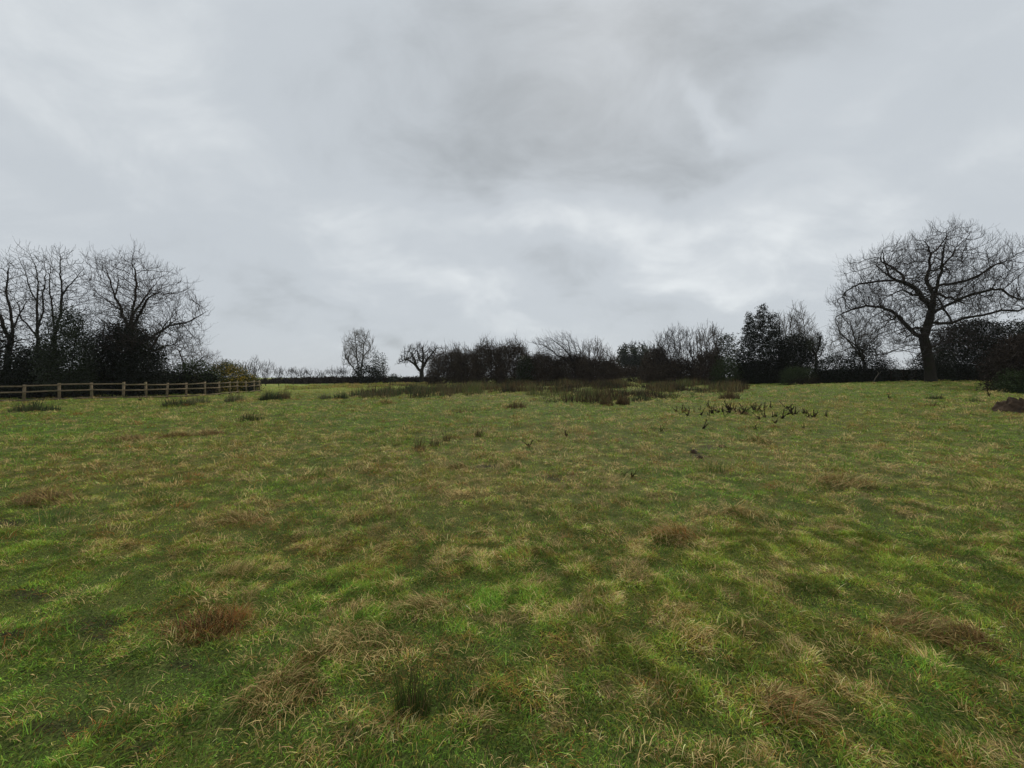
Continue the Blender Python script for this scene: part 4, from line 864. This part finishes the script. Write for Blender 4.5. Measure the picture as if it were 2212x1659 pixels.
bush('holly_tree', 'tall dark holly with three pointed tops, highest tree of the right thicket', 'tree', GR_, 47., hol([(800, 1150), (830, 800), (890, 560), (905, 440), (925, 380), (930, 320), (962, 240), (990, 320), (1035, 560), (1065, 290), (1098, 150), (1140, 190), (1160, 300), (1195, 540), (1225, 300), (1245, 240), (1268, 320), (1300, 500), (1300, 600), (1420, 800), (1430, 1150)]), 1.3, 1700, .1, M_holly_dark, per=15, stems=3, clump=.12)
thorn('pale grey bare tree rising behind the right shoulder of the tall holly', 51, [(1665, 780), (1668, 700), (1680, 684), (1700, 690), (1716, 678), (1726, 668), (1738, 690), (1750, 715), (1768, 722), (1765, 780)], 832, [(1695, 0), (1712, .5), (1728, -.4)], N=1500, clutter=0, group=GR_, name='shrub_tree', mats=(M_bark_grey, M_twig_pale), up=.35, thick=2.2)
bush('holly_tree', 'dark evergreen with a flat ragged head right of the tall holly', 'tree', GR_, 46., hol([(1380, 1150), (1330, 800), (1330, 600), (1400, 560), (1470, 560), (1510, 515), (1570, 520), (1600, 590), (1680, 620), (1740, 700), (1735, 780), (1700, 900), (1640, 960), (1600, 1150)]), 1.5, 900, .095, M_holly_dark, per=14, stems=2, clump=.2)
bush('holly_bush', 'black looking undergrowth beneath the tall holly', 'bush', GR_, 48.5, prof([(1590, 800), (1605, 785), (1640, 780), (1680, 785), (1720, 792), (1740, 800)], 834), 1.6, 760, .12, M_holly_dark, per=15)
t = build_tree('thorn_tree', 'small crooked tree with a dark tuft head and clear stem, right end of right thicket', 'tree', None, 44., [(1738, 765), (1745, 740), (1755, 728), (1768, 722), (1775, 735), (1772, 750), (1760, 760)],
           [[(1757, 830, 0), (1760, 805, 0), (1763, 785, 0), (1762, 765, 0), (1770, 745, 0), (1774, 728, 0)], [(1762, 765, 0), (1756, 752, .3), (1750, 745, .3)], [(1764, 775, 0), (1775, 760, 0), (1783, 742, 0)]], 260, .25, .13, .009, 1., ivy=(768, 725, .2, 20, .02))
bush('bramble_bush', 'rounded mid green bramble bush in front of the right thicket', 'bush', None, 42., prof([(1688, 818), (1692, 804), (1705, 794), (1730, 793), (1752, 798), (1762, 812)], 832), 1.1, 420, .06, M_bramble, per=16, clump=.2)
bush('bramble_bush', 'low brown bramble at the front foot of the right thicket', 'bush', None, 41., prof([(1700, 828), (1715, 821), (1745, 820), (1768, 826)], 838), .7, 180, .07, M_hedge, per=14, narrow=.3)
bush('bramble_bush', 'rounded brown bramble mound left of the tall holly foot', 'bush', None, 43., prof([(1570, 838), (1578, 828), (1595, 825), (1610, 830), (1618, 838)], 842), .8, 190, .07, M_hedge, per=14, narrow=.3)

# ---- right hand hedge under the big tree
GH = 'dark hollies in the hedge under the big bare tree'
build_tree('shrub_tree', 'pale bare shrub tree under the left side of the big bare tree', 'tree', None, 43., [(a, b) for a, b, _ in o6([(150, 1150), (130, 1000), (160, 900), (200, 800), (300, 830), (400, 850), (470, 900), (560, 1000), (500, 1120), (420, 1180), (250, 1190)])],
           [o6([(430, 1340), (420, 1200), (360, 1060), (330, 950), (300, 850)]), o6([(420, 1200), (400, 1050, .5), (420, 920, .5)]), o6([(400, 1150), (280, 1050, -.5), (200, 960, -.5)]), o6([(360, 1060), (250, 960, .4), (210, 850, .4)])], 1500, .24, .14, .007, 2., mats=(M_bark_grey, M_twig_pale), tw=(.3, .6))
bush('holly_bush', 'dark holly right of the small crooked tree', 'bush', GH, 41.5, prof([(1758, 800), (1768, 776), (1785, 772), (1805, 764), (1822, 768), (1840, 778), (1850, 800)], 828), 1.3, 520, .08, M_holly_dark, per=14, stems=2, clump=.24)
bush('holly_bush', 'dark holly with a pointed top below the left limbs of the big tree', 'bush', GH, 40.5, prof([(1838, 800), (1845, 765), (1856, 745), (1864, 730), (1874, 740), (1884, 760), (1896, 765), (1906, 790)], 828), 1.3, 560, .08, M_holly_dark, per=14, stems=2, clump=.22)
bush('bramble_bush', 'low dark bramble left of the rail fence gap', 'bush', GH, 40., prof([(1895, 806), (1905, 780), (1920, 772), (1932, 784), (1940, 804)], 826), 1., 200, .07, M_holly_dark, per=13, stems=1, clump=.26)
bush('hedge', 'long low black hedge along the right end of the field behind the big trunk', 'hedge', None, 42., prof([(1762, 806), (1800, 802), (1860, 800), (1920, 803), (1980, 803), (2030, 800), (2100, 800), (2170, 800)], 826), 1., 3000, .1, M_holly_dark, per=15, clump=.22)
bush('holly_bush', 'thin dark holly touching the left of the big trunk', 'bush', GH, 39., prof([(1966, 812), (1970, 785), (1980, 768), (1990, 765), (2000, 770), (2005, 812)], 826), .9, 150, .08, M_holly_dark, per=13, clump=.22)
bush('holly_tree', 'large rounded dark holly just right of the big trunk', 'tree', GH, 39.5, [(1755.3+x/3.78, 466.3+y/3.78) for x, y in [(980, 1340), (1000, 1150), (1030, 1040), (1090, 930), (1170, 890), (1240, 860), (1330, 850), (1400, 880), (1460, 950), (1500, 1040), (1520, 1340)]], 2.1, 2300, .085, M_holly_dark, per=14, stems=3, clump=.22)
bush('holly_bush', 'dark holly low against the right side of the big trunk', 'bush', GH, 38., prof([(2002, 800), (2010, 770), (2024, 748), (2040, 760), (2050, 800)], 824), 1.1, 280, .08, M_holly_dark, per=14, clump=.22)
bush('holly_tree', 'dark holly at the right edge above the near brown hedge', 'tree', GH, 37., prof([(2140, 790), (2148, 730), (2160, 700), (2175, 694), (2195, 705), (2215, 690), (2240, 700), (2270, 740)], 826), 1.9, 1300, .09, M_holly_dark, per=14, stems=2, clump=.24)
thorn('near brown twiggy hedge bush cut by the right edge of the picture', 23.5, [(2155, 815), (2160, 770), (2172, 742), (2200, 730), (2240, 724), (2290, 730), (2330, 760)], 846, [(2190, 0), (2215, .4), (2250, -.3)], N=1300, clutter=1000, cs=.1, cl_top=6, group=None, name='hedge_bush', D=.16, r0=.005, Rt=.06, cmat=M_hedge, thick=1.4, tw=(.15, .35), mats=(M_bark, M_thorn))
bush('bramble_bush', 'dark green bramble skirt at the foot of the near right hedge bush', 'bush', None, 22.6, prof([(2165, 826), (2178, 805), (2200, 800), (2230, 806), (2260, 820)], 848), .8, 380, .06, M_bramble, per=13, clump=.16)
# pale leaning branch by the hedge
x, y, z = spot(1887, d=36.5)
br = thing('dead_branch', 'pale bare branch leaning out of the black hedge left of the big tree', 'branch', (x, y, z))
bp = np.array([[0, 0, 0], [.05, 0, .25], [.18, 0, .5], [.38, .03, .72], [.5, .05, .95], [.75, .05, 1.1], [.42, .1, 1.15]]); bpar = np.array([-1, 0, 1, 2, 3, 3, 4])
V, Q = tube_mesh(bp, bpar, np.array([.04, .036, .034, .03, .02, .015, .014]), np.ones(7, bool), 6)
mesh_obj('branch_wood', V, [Q], M_twig_pale, br, smooth=True)

# ------------------------------------------------------------------ damp air
mh = bpy.data.materials.new('damp_air'); mh.use_nodes = True; th = mh.node_tree; th.nodes.clear()
pv = th.nodes.new('ShaderNodeVolumePrincipled'); oh = th.nodes.new('ShaderNodeOutputMaterial')
pv.inputs['Color'].default_value = (.9, .92, .95, 1); pv.inputs['Density'].default_value = .0002
th.links.new(pv.outputs[0], oh.inputs['Volume'])
a, b, c0, c1 = 1500., 1500., -3., 22.
hv = np.array([(-a, -b, c0), (a, -b, c0), (a, b, c0), (-a, b, c0), (-a, -b, c1), (a, -b, c1), (a, b, c1), (-a, b, c1)])
tag(mesh_obj('haze', hv, [np.array([[0, 3, 2, 1], [4, 5, 6, 7], [0, 1, 5, 4], [1, 2, 6, 5], [2, 3, 7, 6], [3, 0, 4, 7]])], mh), kind='stuff')
